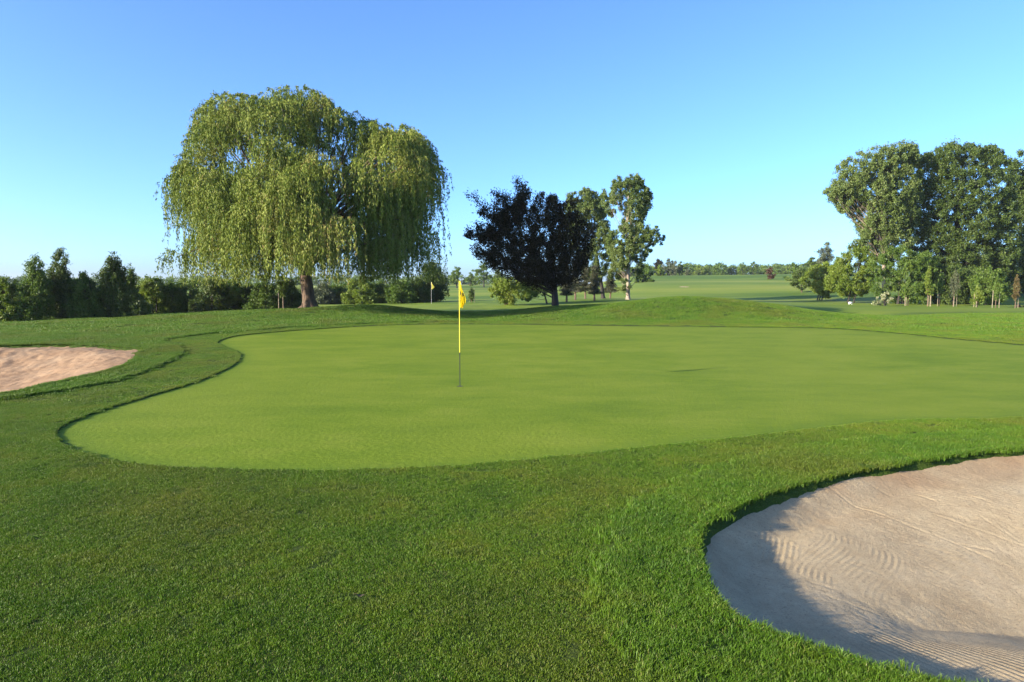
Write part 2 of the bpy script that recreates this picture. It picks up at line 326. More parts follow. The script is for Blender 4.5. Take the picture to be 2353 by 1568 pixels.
def sand_sheet(name, poly, box, step, zfun, mat, damp=None):
    xs = np.arange(box[0], box[1], step); ys = np.arange(box[2], box[3], step)
    x, y = np.meshgrid(xs, ys); n1, n2 = len(xs), len(ys); x = x.ravel(); y = y.ravel()
    d = sdf(poly, x, y); ins = (d < 0.05).reshape(n2, n1)
    ii = np.arange(n1 * n2).reshape(n2, n1); q = np.stack([ii[:-1, :-1], ii[:-1, 1:], ii[1:, 1:], ii[1:, :-1]], -1).reshape(-1, 4)
    m = (ins[:-1, :-1] & ins[:-1, 1:] & ins[1:, 1:] & ins[1:, :-1]).ravel(); q = q[m]
    us = np.unique(q); r = np.full(n1 * n2, -1); r[us] = np.arange(len(us)); z = zfun(x, y, -d)
    return tag(link(name, make_mesh(name, np.stack([x[us], y[us], z[us]], 1), r[q], mat, True, {'damp': ('POINT', damp(x[us], y[us], -d[us]) if damp else np.zeros(len(us)))})), kind='structure')
def groove(ph):                       # rake tooth profile
    return 0.55 * np.cos(ph)
def sand_r(x, y, d):
    z = base_h(x, y) - bunker_depth_r(x, y, np.maximum(d, 0))
    wx = x + 0.02 * vnoise(x * 2.1, y * 2.1, 11); wy = y + 0.02 * vnoise(x * 1.9, y * 1.9, 12)
    # S-shaped rake pass
    al = 0.50 * (wx - 2.78) + 0.866 * (wy - 5.52); s1 = -0.866 * (wx - 2.78) + 0.50 * (wy - 5.52) + 0.08 * np.sin(al * 4.0)
    m1 = S((0.55 - np.abs(al)) / 0.16) * S((0.42 - np.abs(s1 + 0.03)) / 0.16); z += 0.0058 * m1 * S(0.75 + 0.9 * vnoise(x * 5, y * 5, 33)) * groove(s1 * 2 * math.pi / 0.050)
    s1b = -0.90 * (wx - 2.28) + 0.43 * (wy - 5.45); m1b = S((0.36 - np.hypot((x - 2.28) * 1.3, y - 5.60)) / 0.1) * (1 - m1); z += 0.0052 * m1b * groove(s1b * 2 * math.pi / 0.050)
    # straight pass at the near end
    s2 = 0.955 * wx + 0.297 * wy + 0.03 * np.sin(3 * y); m2 = S((4.42 - 0.10 * (x - 2.6) - y) / 0.16) * S((x - 2.0) / 0.2)
    z += 0.0068 * m2 * S(0.8 + 0.8 * vnoise(x * 4, y * 4, 34)) * groove(s2 * 2 * math.pi / 0.054)
    # fainter older passes on the far face
    s3 = 0.52 * wx + 0.85 * wy; m3 = S((x - 3.0) / 0.8) * S(0.5 + 1.1 * vnoise(x * 1.3 + 7, y * 0.8, 13)) * (1 - m2)
    z += 0.0022 * m3 * groove(s3 * 2 * math.pi / 0.055 + 1.0 * vnoise(x * 1.2, y * 1.2, 14))
    s4 = -0.5 * wx + 0.86 * wy; m4 = S((0.40 - np.hypot(x - 3.85, (y - 5.8) * 1.2)) / 0.22); z += 0.006 * m4 * groove(s4 * 2 * math.pi / 0.05)
    ux = x + 0.16 * vnoise(x * 0.9 + 5, y * 0.9, 26) + 0.03 * vnoise(x * 4, y * 4, 27); uy = y + 0.16 * vnoise(x * 0.9, y * 0.9 + 5, 28) + 0.03 * vnoise(x * 4, y * 4, 29)
    rs = np.random.default_rng(63); strokes = [(3.2, 6.9, 4.9, 5.2, 0.0035), (3.0, 5.6, 4.3, 4.8, 0.003), (4.2, 6.6, 5.6, 5.6, 0.003)]
    for _ in range(34):                                   # scuffs and drag marks
        cx_, cy_, an, ln_ = rs.uniform(2.2, 6.2), rs.uniform(4.2, 7.6), rs.normal(-0.75, 0.5), rs.uniform(0.08, 0.45); strokes.append((cx_, cy_, cx_ + ln_ * math.cos(an), cy_ + ln_ * math.sin(an), rs.uniform(0.002, 0.006)))
    for (ax_, ay_, bx_, by_, am) in strokes:
        ex, ey = bx_ - ax_, by_ - ay_; tt = np.clip(((ux - ax_) * ex + (uy - ay_) * ey) / (ex * ex + ey * ey), 0, 1)
        dd = np.hypot(ux - ax_ - ex * tt, uy - ay_ - ey * tt); mk = S(0.45 + 1.2 * vnoise(x * 2.3, y * 2.3, 19)); z += mk * am * (-np.exp(-(dd / 0.018) ** 2) + 0.5 * np.exp(-((dd - 0.035) / 0.02) ** 2))
    q = 1 - 0.8 * np.maximum(m1, m2)
    z += q * (0.002 * vnoise(x * 6, y * 6, 15) + 0.0012 * vnoise(x * 15, y * 15, 16) + 0.0018 * vnoise(x * 41, y * 41, 17)) + 0.012 * vnoise(x * 1.4, y * 1.4, 18)
    return z
def sand_l(x, y, d):
    z = base_h(x, y) - bunker_depth_l(x, y, np.maximum(d, 0))
    wx = x + 0.1 * vnoise(x, y, 21)
    z += 0.006 * groove((0.8 * wx + 0.6 * y) * 2 * math.pi / 0.11) * (0.5 + 0.5 * vnoise(x * 0.7, y * 0.7, 22))
    z += 0.018 * vnoise(x * 2.2, y * 2.2, 23) + 0.016 * vnoise(x * 5, y * 5, 24) + 0.012 * vnoise(x * 11, y * 11, 25)
    return z
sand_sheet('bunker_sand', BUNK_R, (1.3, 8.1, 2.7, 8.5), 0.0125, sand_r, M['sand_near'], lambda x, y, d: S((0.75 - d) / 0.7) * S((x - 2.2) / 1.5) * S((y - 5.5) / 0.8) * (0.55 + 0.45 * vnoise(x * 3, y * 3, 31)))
sand_sheet('bunker_sand', BUNK_L, (-22, -9, 10.4, 21.9), 0.05, sand_l, M['sand_far'])
# pale sand of the far bunker on the fairway
c = at3(1572, 673, 112); th = np.linspace(0, 2 * math.pi, 25)[:-1]
fb = np.stack([c[0] + 0.7 * np.cos(th) + 0.1 * np.cos(3 * th), c[1] + 1.4 * np.sin(th)], 1)
fz = base_h(fb[:, 0], fb[:, 1]) + 0.05
fv = np.concatenate([np.column_stack([fb, fz]), [[c[0], c[1], float(base_h(c[0], c[1])) + 0.02]]])
tag(link('bunker_sand', make_mesh('far_sand', fv, np.array([[i, (i + 1) % 24, 24] for i in range(24)]), M['sand_near'], True, {'damp': ('POINT', np.zeros(25))})), kind='structure')

# ------------------------------------------------------------------ grass blades (uncountable: one object per cut)
def tuft(name, n, size, h0, h1, w, lean, mat, seed):
    r = np.random.default_rng(seed)
    p = (r.random((n, 2)) - 0.5) * size; p += 0.03 * size * r.standard_normal((n, 2))
    h = r.uniform(h0, h1, n) * (0.8 + 0.35 * vnoise(p[:, 0] * 22 + 40, p[:, 1] * 22 + 40, seed)); a = r.uniform(0, 2 * math.pi, n); ww = w * r.uniform(0.7, 1.3, n)
    la = r.uniform(0, 2 * math.pi, n); ln = np.abs(r.normal(lean, lean * 0.5, n)) * h
    bx, by = np.cos(a) * ww / 2, np.sin(a) * ww / 2; lx, ly = np.cos(la) * ln, np.sin(la) * ln
    V = np.zeros((n, 5, 3)); z0 = -0.012
    V[:, 0] = np.stack([p[:, 0] - bx, p[:, 1] - by, np.full(n, z0)], 1); V[:, 1] = np.stack([p[:, 0] + bx, p[:, 1] + by, np.full(n, z0)], 1)
    V[:, 2] = np.stack([p[:, 0] + 0.8 * bx + 0.35 * lx, p[:, 1] + 0.8 * by + 0.35 * ly, h * 0.6], 1)
    V[:, 3] = np.stack([p[:, 0] - 0.8 * bx + 0.35 * lx, p[:, 1] - 0.8 * by + 0.35 * ly, h * 0.6], 1)
    V[:, 4] = np.stack([p[:, 0] + lx, p[:, 1] + ly, h], 1)
    b = np.arange(n)[:, None] * 5
    Fc = np.stack([b + [0, 1, 2], b + [0, 2, 3], b + [3, 2, 4]], 1).reshape(-1, 3)
    me = make_mesh(name, V.reshape(-1, 3), Fc, mat, False, {'var': ('POINT', np.repeat(r.random(n), 5))})
    return bpy.data.objects.new(name, me)
def ground_z(x, y):
    g = sdf(GREEN, x, y); r = np.minimum(sdf(ROUGH_R, x, y), sdf(ROUGH_B, x, y))
    z = base_h(x, y) + turf_rise(g, r, x, y) - 0.004 + 0.012 * vnoise(x * 1.1, y * 1.1, 3) * S((g - 0.1) / 0.5)
    lum = 0.05 * vnoise(x * 0.45, y * 0.45, 4) + 0.02 * vnoise(x * 1.6, y * 1.6, 5)
    return z + lum * S(-(sdf(ROUGH_B, x, y) + 0.6) / 1.5) * S((y - 22) / 8), g, r
def scatter(name, label, tufts, pts, scl, seed):
    """points carry rotation / scale / tuft index; a geometry-nodes instancer plants the tufts"""
    r = np.random.default_rng(seed); n = len(pts); e = 0.15
    z = base_h(pts[:, 0], pts[:, 1]); sx = (base_h(pts[:, 0] + e, pts[:, 1]) - z) / e; sy = (base_h(pts[:, 0], pts[:, 1] + e) - z) / e
    me = bpy.data.meshes.new(name); me.vertices.add(n); me.vertices.foreach_set('co', np.ascontiguousarray(pts, np.float32).ravel())
    rot = np.zeros((n, 3), np.float32); yaw = r.uniform(0, 2 * math.pi, n)
    for i in range(n):
        nrm = Vector((-sx[i], -sy[i], 1)).normalized()
        rot[i] = (nrm.to_track_quat('Z', 'Y').to_matrix() @ Matrix.Rotation(yaw[i], 3, 'Z')).to_euler()
    me.attributes.new('rot', 'FLOAT_VECTOR', 'POINT').data.foreach_set('vector', rot.ravel())
    me.attributes.new('scl', 'FLOAT', 'POINT').data.foreach_set('value', np.ascontiguousarray(scl, np.float32))
    me.attributes.new('pick', 'INT', 'POINT').data.foreach_set('value', r.integers(0, len(tufts), n).astype(np.int32))
    o = tag(link(name, me), label, 'grass', kind='stuff')
    c = bpy.data.collections.new(name + '_tufts')
    for t in tufts: c.objects.link(t)
    ng = bpy.data.node_groups.new(name, 'GeometryNodeTree')
    ng.interface.new_socket('Geometry', in_out='INPUT', socket_type='NodeSocketGeometry'); ng.interface.new_socket('Geometry', in_out='OUTPUT', socket_type='NodeSocketGeometry')
    gi = ng.nodes.new('NodeGroupInput'); go = ng.nodes.new('NodeGroupOutput')
    ci = ng.nodes.new('GeometryNodeCollectionInfo'); ci.inputs[0].default_value = c; ci.inputs[1].default_value = True; ci.inputs[2].default_value = True
    ip = ng.nodes.new('GeometryNodeInstanceOnPoints'); ip.inputs['Pick Instance'].default_value = True
    def na(nm, ty):
        a = ng.nodes.new('GeometryNodeInputNamedAttribute'); a.data_type = ty; a.inputs[0].default_value = nm; return a.outputs[0]
    L = ng.links.new
    L(gi.outputs[0], ip.inputs['Points']); L(ci.outputs[0], ip.inputs['Instance']); L(na('pick', 'INT'), ip.inputs['Instance Index'])
    L(na('rot', 'FLOAT_VECTOR'), ip.inputs['Rotation']); L(na('scl', 'FLOAT'), ip.inputs['Scale']); L(ip.outputs[0], go.inputs[0])
    md = o.modifiers.new('plant', 'NODES'); md.node_group = ng
    return o
def field(y0, y1, step, r):
    P = []
    y = y0
    while y < y1:
        w = 0.78 * y + 2.0; xs = np.arange(-w, w, step); P.append(np.stack([xs, np.full(len(xs), y)], 1)); y += step
    P = np.concatenate(P); return P + r.uniform(-0.5, 0.5, P.shape) * step
r = np.random.default_rng(5)
shorts = [tuft('short_tuft', 800, 0.25, 0.010, 0.021, 0.0031, 0.55, M['blade_short'], 100 + i) for i in range(5)]
longs = [tuft('long_tuft', 800, 0.25, 0.018, 0.038, 0.0032, 0.55, M['blade_long'], 120 + i) for i in range(5)]
shorts2 = [tuft('short_tuft', 560, 0.40, 0.011, 0.023, 0.0065, 0.55, M['blade_short'], 140 + i) for i in range(4)]
longs2 = [tuft('long_tuft', 600, 0.40, 0.02, 0.040, 0.0065, 0.5, M['blade_long'], 150 + i) for i in range(4)]
longs3 = [tuft('long_tuft', 520, 0.8, 0.025, 0.055, 0.014, 0.5, M['blade_long'], 160 + i) for i in range(4)]
SH, LO, SH2, LO2, LO3 = [], [], [], [], []
for y0, y1, st in ((2.4, 11.5, 0.148), (11.5, 26, 0.27), (26, 36, 0.28), (26, 46, 0.55)):
    P = field(y0, y1, st, r); z, g, rr = ground_z(P[:, 0], P[:, 1])
    bk = np.minimum(sdf(BUNK_R, P[:, 0], P[:, 1]), sdf(BUNK_L, P[:, 0], P[:, 1]))
    mg = 0.10 if st < 0.2 else 0.17 if st < 0.4 else 0.35
    ok = (g > mg * 0.8) & (bk > mg * 0.75); P3 = np.column_stack([P, z]); lg = rr < 0.02
    if st < 0.2: SH.append(P3[ok & ~lg]); LO.append(P3[ok & lg])
    elif st < 0.4: SH2.append(P3[ok & ~lg]); LO2.append(P3[ok & lg & (rr > (-0.7 if st == 0.28 else -99))])
    else: LO3.append(P3[ok & lg]); SH2.append(np.zeros((0, 3)))
# extra fringe of blades hanging over the lips and along the collar edge
def edge_pts(poly, off, step, keep):
    seg = np.roll(poly, -1, 0) - poly; L = np.linalg.norm(seg, axis=1); out = []
    for a, s_, l in zip(poly, seg, L):
        nn = np.array([s_[1], -s_[0]]) / (l + 1e-9)
        for t in np.arange(0, l, step): out.append(a + s_ * (t / (l + 1e-9)) + nn * 0)
    P = np.array(out); q = sdf(poly, P[:, 0] + 1e-3, P[:, 1]); e = 0.02
    gxx = (sdf(poly, P[:, 0] + e, P[:, 1]) - sdf(poly, P[:, 0] - e, P[:, 1])); gyy = (sdf(poly, P[:, 0], P[:, 1] + e) - sdf(poly, P[:, 0], P[:, 1] - e))
    nv = np.stack([gxx, gyy], 1); nv /= np.linalg.norm(nv, axis=1)[:, None] + 1e-9
    P = P + nv * off; return P[keep(P)]
def lift(P):
    z, g, rr = ground_z(P[:, 0], P[:, 1]); return np.column_stack([P, z])
strip_l = [tuft('lip_tuft', 150, 0.10, 0.02, 0.048, 0.0040, 0.75, M['blade_long'], 180 + i) for i in range(4)]
strip_s = [tuft('edge_tuft', 110, 0.11, 0.014, 0.028, 0.005, 0.5, M['blade_short'], 190 + i) for i in range(4)]
lipP = np.concatenate([lift(edge_pts(BUNK_R, 0.055, 0.045, lambda P: (P[:, 0] < 8) & (P[:, 1] > 2.6))), lift(edge_pts(BUNK_L, 0.06, 0.06, lambda P: P[:, 0] > -19))])
rdgP = lift(edge_pts(ROUGH_B, -0.06, 0.07, lambda P: (np.abs(P[:, 0]) < 26) & (P[:, 1] < 33) & (P[:, 1] > 9.5) & (P[:, 0] < -3)))
edgP = lift(edge_pts(GREEN, 0.06, 0.06, lambda P: (P[:, 1] < 29)))
GL = dict(short='short mown grass of the apron around the putting green', long='longer rough grass around the bunkers and on the mounds')
scatter('mown_grass', 'short mown apron grass in the foreground below the putting green', shorts, np.concatenate(SH), r.uniform(0.85, 1.15, sum(map(len, SH))), 1)
scatter('rough_grass', 'longer green rough grass bordering the large sand bunker at right', longs, np.concatenate(LO), r.uniform(0.85, 1.2, sum(map(len, LO))), 2)
scatter('mown_grass', 'short mown strip of apron left of the putting green', shorts2, np.concatenate(SH2), r.uniform(0.85, 1.15, sum(map(len, SH2))), 3)
scatter('rough_grass', 'longer rough grass around the pinkish bunker at left', longs2, np.concatenate(LO2), r.uniform(0.85, 1.15, sum(map(len, LO2))), 4)
scatter('rough_grass', 'rough grass covering the mounds behind the putting green', longs3, np.concatenate(LO3), r.uniform(0.85, 1.2, sum(map(len, LO3))), 5)
scatter('lip_grass', 'ragged fringe of grass hanging over the bunker lips', strip_l, lipP, r.uniform(0.8, 1.25, len(lipP)), 6)
strip_r = [tuft('edge_tuft', 110, 0.12, 0.03, 0.05, 0.006, 0.5, M['blade_long'], 200 + i) for i in range(4)]
scatter('rough_edge_grass', 'taller cut edge where the rough meets the mown apron at left', strip_r, rdgP, r.uniform(0.85, 1.15, len(rdgP)), 8)
scatter('collar_grass', 'cut edge of turf standing round the putting green', strip_s, edgP, r.uniform(0.85, 1.15, len(edgP)), 7)

# ------------------------------------------------------------------ flagsticks
def lathe_tube(name, pts, rad, mat, parent, sides=10):
    return link(name, Tubes().add(pts, rad, sides).mesh(name, mat), parent)
def draped_flag(w, h, seed, folds=3.2):
    """limp cloth: wide folds gathered against the pole; returns verts grid (rows, cols, 3), top row first"""
    R, C = 26, 22; g = np.zeros((R, C, 3))
    for i in range(R):
        t = i / (R - 1)
        ww = w * (0.16 + 0.84 * S(t / 0.62)) * (1 - 0.45 * S((t - 0.72) / 0.28)); amp = w * (0.12 + 0.45 * S(t / 0.5))
        for j in range(C):
            s = j / (C - 1)
            g[i, j] = (0.012 + ww * s + 0.12 * w * math.sin(s * folds * 2 * math.pi + 1.2 * t), -amp * math.sin(s * folds * 2 * math.pi + 0.8 * t) * (0.25 + 0.75 * s) - 0.006,
                       -h * (t * (1 - 0.10 * s)) - 0.16 * h * s * (1 - t * 0.3) + 0.01 * math.sin(9 * s + 5 * t))
    return g
def grid_faces(R, C):
    ii = np.arange(R * C).reshape(R, C); return np.stack([ii[:-1, :-1], ii[:-1, 1:], ii[1:, 1:], ii[1:, :-1]], -1).reshape(-1, 4)
M['flag'] = leaf_mat('flag_yellow', [(0.80, 0.62, 0.010), (0.80, 0.62, 0.010)], 0.35, 0.6, 0.2, (1, 0.95, 0.6))
M['flag_pale'] = leaf_mat('flag_pale_yellow', [(0.75, 0.70, 0.16), (0.75, 0.70, 0.16)], 0.3, 0.6, 0.2, (1, 0.95, 0.6))
M['pole_y'] = plain('pole_yellow', (0.72, 0.60, 0.05), 0.35, 0.05); M['pole_k'] = plain('pole_black', (0.022, 0.022, 0.02), 0.35, 0.1)
M['pole_w'] = plain('pole_white', (0.62, 0.60, 0.55), 0.4, 0.05); M['print'] = plain('black_print_cup_shade', (0.012, 0.012, 0.012), 0.6); M['cup'] = plain('cup_white', (0.5, 0.5, 0.48), 0.5)
M['soil'] = plain('soil', (0.05, 0.035, 0.02), 0.95)
def flagstick(x, y, H, split, mats, fmat, label, w, h, print_marks):
    z = float(base_h(x, y)); t = thing('golf_flagstick', (x, y, z), label, 'flagstick', 'flagsticks')
    lathe_tube('lower_pole', [(0, 0, -0.1), (0, 0, split)], 0.0085, mats[0], t)
    up = lathe_tube('upper_pole', [(0, 0, split), (0, 0, H - 0.012)], 0.0078, mats[1], t)
    lathe_tube('pole_cap', [(0, 0, H - 0.012), (0, 0, H - 0.004), (0, 0, H + 0.004)], [0.0095, 0.0095, 0.004], mats[1], t)
    lathe_tube('ferrule', [(0, 0, split - 0.02), (0, 0, split + 0.02)], 0.0105, mats[0], t)
    g = draped_flag(w, h, 1); g[..., 2] += H - 0.01
    fl = link('flag', make_mesh('flag', g.reshape(-1, 3), grid_faces(26, 22), fmat, True), t)
    if print_marks:
        # the black numeral, broken up by the folds: patches printed on the cloth facing the front
        V, Fc = [], []
        for (i0, i1, j0, j1) in print_marks:
            sub = g[i0:i1, j0:j1].copy(); du = np.gradient(sub, axis=1); dv = np.gradient(sub, axis=0)
            nrm = np.cross(du, dv); nrm /= np.linalg.norm(nrm, axis=2)[..., None] + 1e-9
            nrm *= np.where(nrm[..., 1:2] > 0, -1, 1)
            n0 = sum(len(v) for v in V); V.append((sub + 0.0018 * nrm).reshape(-1, 3)); Fc.append(grid_faces(i1 - i0, j1 - j0) + n0)
        link('flag_number', make_mesh('flag_number', np.concatenate(V), np.concatenate(Fc), M['print'], True), fl)
    return t
flagstick(-1.05, 13.65, 2.12, 0.665, (M['pole_k'], M['pole_y']), M['flag'], 'yellow flag hanging limp on the yellow and black flagstick in the near green', 0.105, 0.52,
          [(10, 14, 0, 3), (10, 15, 7, 11), (14, 18, 9, 11), (10, 14, 13, 16)])
fx = at3(991.5, 705, 66)
flagstick(fx[0], 66, 2.15, 1.2, (M['pole_w'], M['pole_w']), M['flag_pale'], 'small pale yellow flag on a white stick before the dark hedge end', 0.26, 0.66, None)
hz = float(base_h(-1.05, 13.65))
hole = thing('golf_hole', (-1.05, 13.65, hz), 'round hole cup in the turf at the foot of the near flagstick', 'golf hole')
ringa = np.linspace(0, 2 * math.pi, 25)[:-1]; rv = []
for rr_, zz in ((0.070, 0.0028), (0.054, 0.0040), (0.054, 0.0032)): rv += [(rr_ * math.cos(a), rr_ * math.sin(a), zz) for a in ringa]
rv.append((0, 0, 0.0031)); rf = [[k * 24 + i, k * 24 + (i + 1) % 24, (k + 1) * 24 + (i + 1) % 24, (k + 1) * 24 + i] for k in range(2) for i in range(24)]
link('rim', make_mesh('rim', rv[:72], rf, M['soil']), hole)
link('cup_shade_disc', make_mesh('cup_shade_disc', [rv[48 + i] for i in range(24)] + [rv[72]], [[i, (i + 1) % 24, 24] for i in range(24)], M['print']), hole)  # flat black disc paints the shade inside the cup

# ------------------------------------------------------------------ tree building
def rdirs(r, n):
    v = r.standard_normal((n, 3)); return v / np.linalg.norm(v, axis=1)[:, None]
def leaves_mesh(name, pos, axis_, nrm, ln, wd, mat, var):
    ax = axis_ / (np.linalg.norm(axis_, axis=1)[:, None] + 1e-9)
    sd = np.cross(ax, nrm); sd /= np.linalg.norm(sd, axis=1)[:, None] + 1e-9; up = np.cross(sd, ax)
    n = len(pos); V = np.zeros((n, 3, 3)); ln = ln[:, None]; wd = wd[:, None]
    V[:, 0] = pos - ax * ln * 0.5 + sd * wd * 0.5; V[:, 1] = pos - ax * ln * 0.4 - sd * wd * 0.5; V[:, 2] = pos + ax * ln * 0.5 + up * wd * 0.2
    return make_mesh(name, V.reshape(-1, 3), np.arange(n * 3).reshape(n, 3), mat, False, {'var': ('POINT', np.repeat(np.clip(var, 0, 1), 3))})
def bend(a, b, sag, r, n=6):
    a = np.array(a, float); b = np.array(b, float); t = np.linspace(0, 1, n)[:, None]
    off = r.standard_normal(3) * 0.06 * np.linalg.norm(b - a); off[2] += sag * np.linalg.norm(b - a)
    return a + (b - a) * t + off * (4 * t * (1 - t)) * np.array([1, 1, 1])
def blob_tree(name, label, cat, base, blobs, nleaf, lsize, lmat, bmat, tr=0.15, seed=0, group=None, trunk_top=None, lean=0.0, sub=0.30, airy=0.0, cl_n=None, trunks=1):
    """base (x,y); blobs [(cx,cy,cz,rx,ry,rz)] in world metres; leaves gather in small clumps on the blobs' shells"""
    r = np.random.default_rng(seed + 1000); bz = float(base_h(base[0], base[1])) - 0.04; o = np.array([base[0], base[1], bz])
    t = thing(name, o, label, cat, group); B = np.array(blobs, float)
    top = B[:, 2].max() if trunk_top is None else trunk_top
    cxy = np.average(B[:, :2], axis=0, weights=B[:, 3] * B[:, 5])
    wood = Tubes(); spines = []
    for k in range(trunks):
        jx = (r.standard_normal(2) * tr * 3) if trunks > 1 else np.zeros(2)
        hi = np.array([base[0] * 0.4 + cxy[0] * 0.6, base[1] * 0.4 + cxy[1] * 0.6, top]); m = 9; u = np.linspace(0, 1, m)[:, None]
        sp = (o + np.array([jx[0], jx[1], 0])) + (hi - o) * u; sp[:, :2] += np.cumsum(r.standard_normal((m, 2)) * 0.012 * (top - bz), axis=0) * u
        sp[:, 0] += lean * (u[:, 0] * (1 - u[:, 0])) * (top - bz)
        rad = tr * (1 - 0.86 * u[:, 0]); rad[0] *= 1.25
        wood.add(sp, rad, 8); spines.append(sp)
    pos = []; out = []; w = (B[:, 3] * B[:, 5]) ** 1.0; cnt = np.maximum((nleaf * w / w.sum()).astype(int), 8)
    for q, (cx, cy, cz, rx, ry, rz) in enumerate(B):
        c = np.array([cx, cy, cz]); R = np.array([rx, ry, rz]); sp = spines[q % len(spines)]
        zt = bz + 0.72 * (cz - bz) - 0.15 * rz; i = int(np.argmin(np.abs(sp[:, 2] - zt))); L = np.linalg.norm(c - sp[i])
        if L > 0.15: wood.add(bend(sp[i], c, -0.06, r), np.linspace(max(tr * 0.30 * (1 - 0.6 * i / 9), 0.012), 0.012, 6), 6, False)
        ns = cl_n or int(np.clip(cnt[q] / 70, 6, 70)); d = rdirs(r, ns); rr = r.uniform(0.2, 1.0, ns) ** 0.6 * r.choice([1.0, 1.0, 1.14], ns)
        cc = c + d * R * rr[:, None]
        for z_ in cc[: min(ns, 12)]: wood.add(bend(c, z_, -0.04, r, 4), np.linspace(0.02, 0.006, 4) * (1 + tr), 4, False)
        keep = r.random(ns) > airy
        cc = cc[keep] if keep.any() else cc; d = d[keep] if keep.any() else d
        k = r.integers(0, len(cc), cnt[q]); size = sub * (R.mean()) * r.uniform(0.6, 1.25, len(cc))
        p = cc[k] + r.standard_normal((cnt[q], 3)) * (size[k][:, None] * np.array([0.62, 0.62, 0.48]))
        pos.append(p); out.append((p - c) / R)
    p = np.concatenate(pos); od = np.concatenate(out); od /= np.linalg.norm(od, axis=1)[:, None] + 1e-9
    keep = p[:, 2] > bz + 0.05; p = p[keep]; od = od[keep]; n = len(p)
    nrm = rdirs(r, n) * 0.9 + od * 0.5 + np.array([0, 0, 0.4]); ax = rdirs(r, n) + np.array([0, 0, -0.35])
    var = np.clip(0.5 + 0.18 * r.standard_normal(n) + 0.22 * vnoise(p[:, 0] * 1.3 + 50, p[:, 2] * 1.3 + p[:, 1] + 50, seed), 0, 1)
    link('trunk', wood.mesh('trunk', bmat, o), t)
    link('crown', leaves_mesh('crown', p - o, ax, nrm, lsize * r.uniform(0.7, 1.35, n), lsize * 0.62 * r.uniform(0.7, 1.3, n), lmat, var), t)
    return t
def B2(d, items, depth=1.0, seed=0, dy=None):
    """sketch ellipses (col, row, rcol, rrow) at distance d -> world blobs with a matching depth"""
    r = np.random.default_rng(seed + 77); k = d / FPX; out = []
    xs = [q[0] for q in items]; half = (max(xs) - min(xs)) * k * 0.35 * depth
    for q in items:
        c = at3(q[0], q[1], d); off = r.uniform(-half, half) if dy is None else dy
        out.append((c[0], c[1] + off, c[2], q[2] * k, (q[2] + q[3]) * 0.5 * k * 1.05, q[3] * k))
    return out
def spray_tree(name, label, cat, base, tips, fork_z, nleaf, lsize, lmat, bmat, tr, seed, group=None, fuzz=0.30, twigs=7, twl=0.9, stems=1):
    """branches fan from a fork to the tips; leaves clothe branches and side twigs"""
    r = np.random.default_rng(seed + 2000); bz = float(base_h(base[0], base[1])) - 0.04; o = np.array([base[0], base[1], bz])
    t = thing(name, o, label, cat, group); wood = Tubes(); f0 = np.array([base[0], base[1], bz + fork_z])
    m = 6; u = np.linspace(0, 1, m)[:, None]; sp = o + (f0 - o) * u; sp[:, :2] += r.standard_normal((m, 2)) * tr * 0.12
    if fork_z > 0.2: wood.add(sp, tr * np.array([1.35, 1.08, 1.0, 0.96, 0.95, 0.9]), 10)
    P = []; A = []; tips = np.array(tips, float); W = []
    for tip in tips:
        a = f0 + np.array([*(r.standard_normal(2) * tr * 0.4), r.uniform(-0.3, 0.5) * min(1, fork_z)])
        path = bend(a, tip, -0.10 if tip[2] - a[2] < 1.5 * np.linalg.norm((tip - a)[:2]) else 0.02, r, 12); L = np.linalg.norm(tip - a)
        wood.add(path, np.linspace(tr * 0.38, 0.010, 12), 6, False)
        n0 = max(3, int(L * 26)); s = r.uniform(0.28, 1.0, n0); ii = np.clip((s * 11).astype(int), 0, 10); fr = (s * 11 - ii)[:, None]
        q = path[ii] * (1 - fr) + path[ii + 1] * fr; P.append(q + r.standard_normal((n0, 3)) * fuzz * (1.05 - 0.7 * s)[:, None] * 0.55); A.append(np.repeat([tip - a], n0, 0)); W.append(np.ones(n0))
        for k in range(int(twigs * L / 3) + 1):
            s = r.uniform(0.3, 0.92); i = int(s * 11); bp = path[i]; ax = (path[min(i + 1, 11)] - path[i - 1]); ax /= np.linalg.norm(ax)
            d = ax * 0.9 + rdirs(r, 1)[0] * 0.75; d /= np.linalg.norm(d); tl = twl * r.uniform(0.5, 1.2) * (1.15 - 0.6 * s); e = bp + d * tl
            tp = bend(bp, e, -0.03, r, 4); wood.add(tp, np.linspace(0.014, 0.005, 4), 4, False)
            n1 = max(3, int(tl * 34)); v = r.uniform(0.1, 1.05, n1)[:, None]
            P.append(bp + (e - bp) * v + r.standard_normal((n1, 3)) * fuzz * 0.30); A.append(np.repeat([d], n1, 0)); W.append(np.ones(n1))
    P = np.concatenate(P); A = np.concatenate(A); k = r.integers(0, len(P), nleaf)
    p = P[k] + r.standard_normal((nleaf, 3)) * fuzz * 0.22; p[:, 2] = np.maximum(p[:, 2], bz + 0.06)
    n = nleaf; a_ = A[k]; a_ /= np.linalg.norm(a_, axis=1)[:, None]
    var = np.clip(0.5 + 0.22 * r.standard_normal(n), 0, 1)
    link('trunk', wood.mesh('trunk', bmat, o), t)
    link('crown', leaves_mesh('crown', p - o, a_ + rdirs(r, n) * 0.9 + np.array([0, 0, -0.2]), rdirs(r, n) + np.array([0, 0, 0.5]), lsize * r.uniform(0.7, 1.35, n), lsize * 0.6 * r.uniform(0.7, 1.3, n), lmat, var), t)
    return t

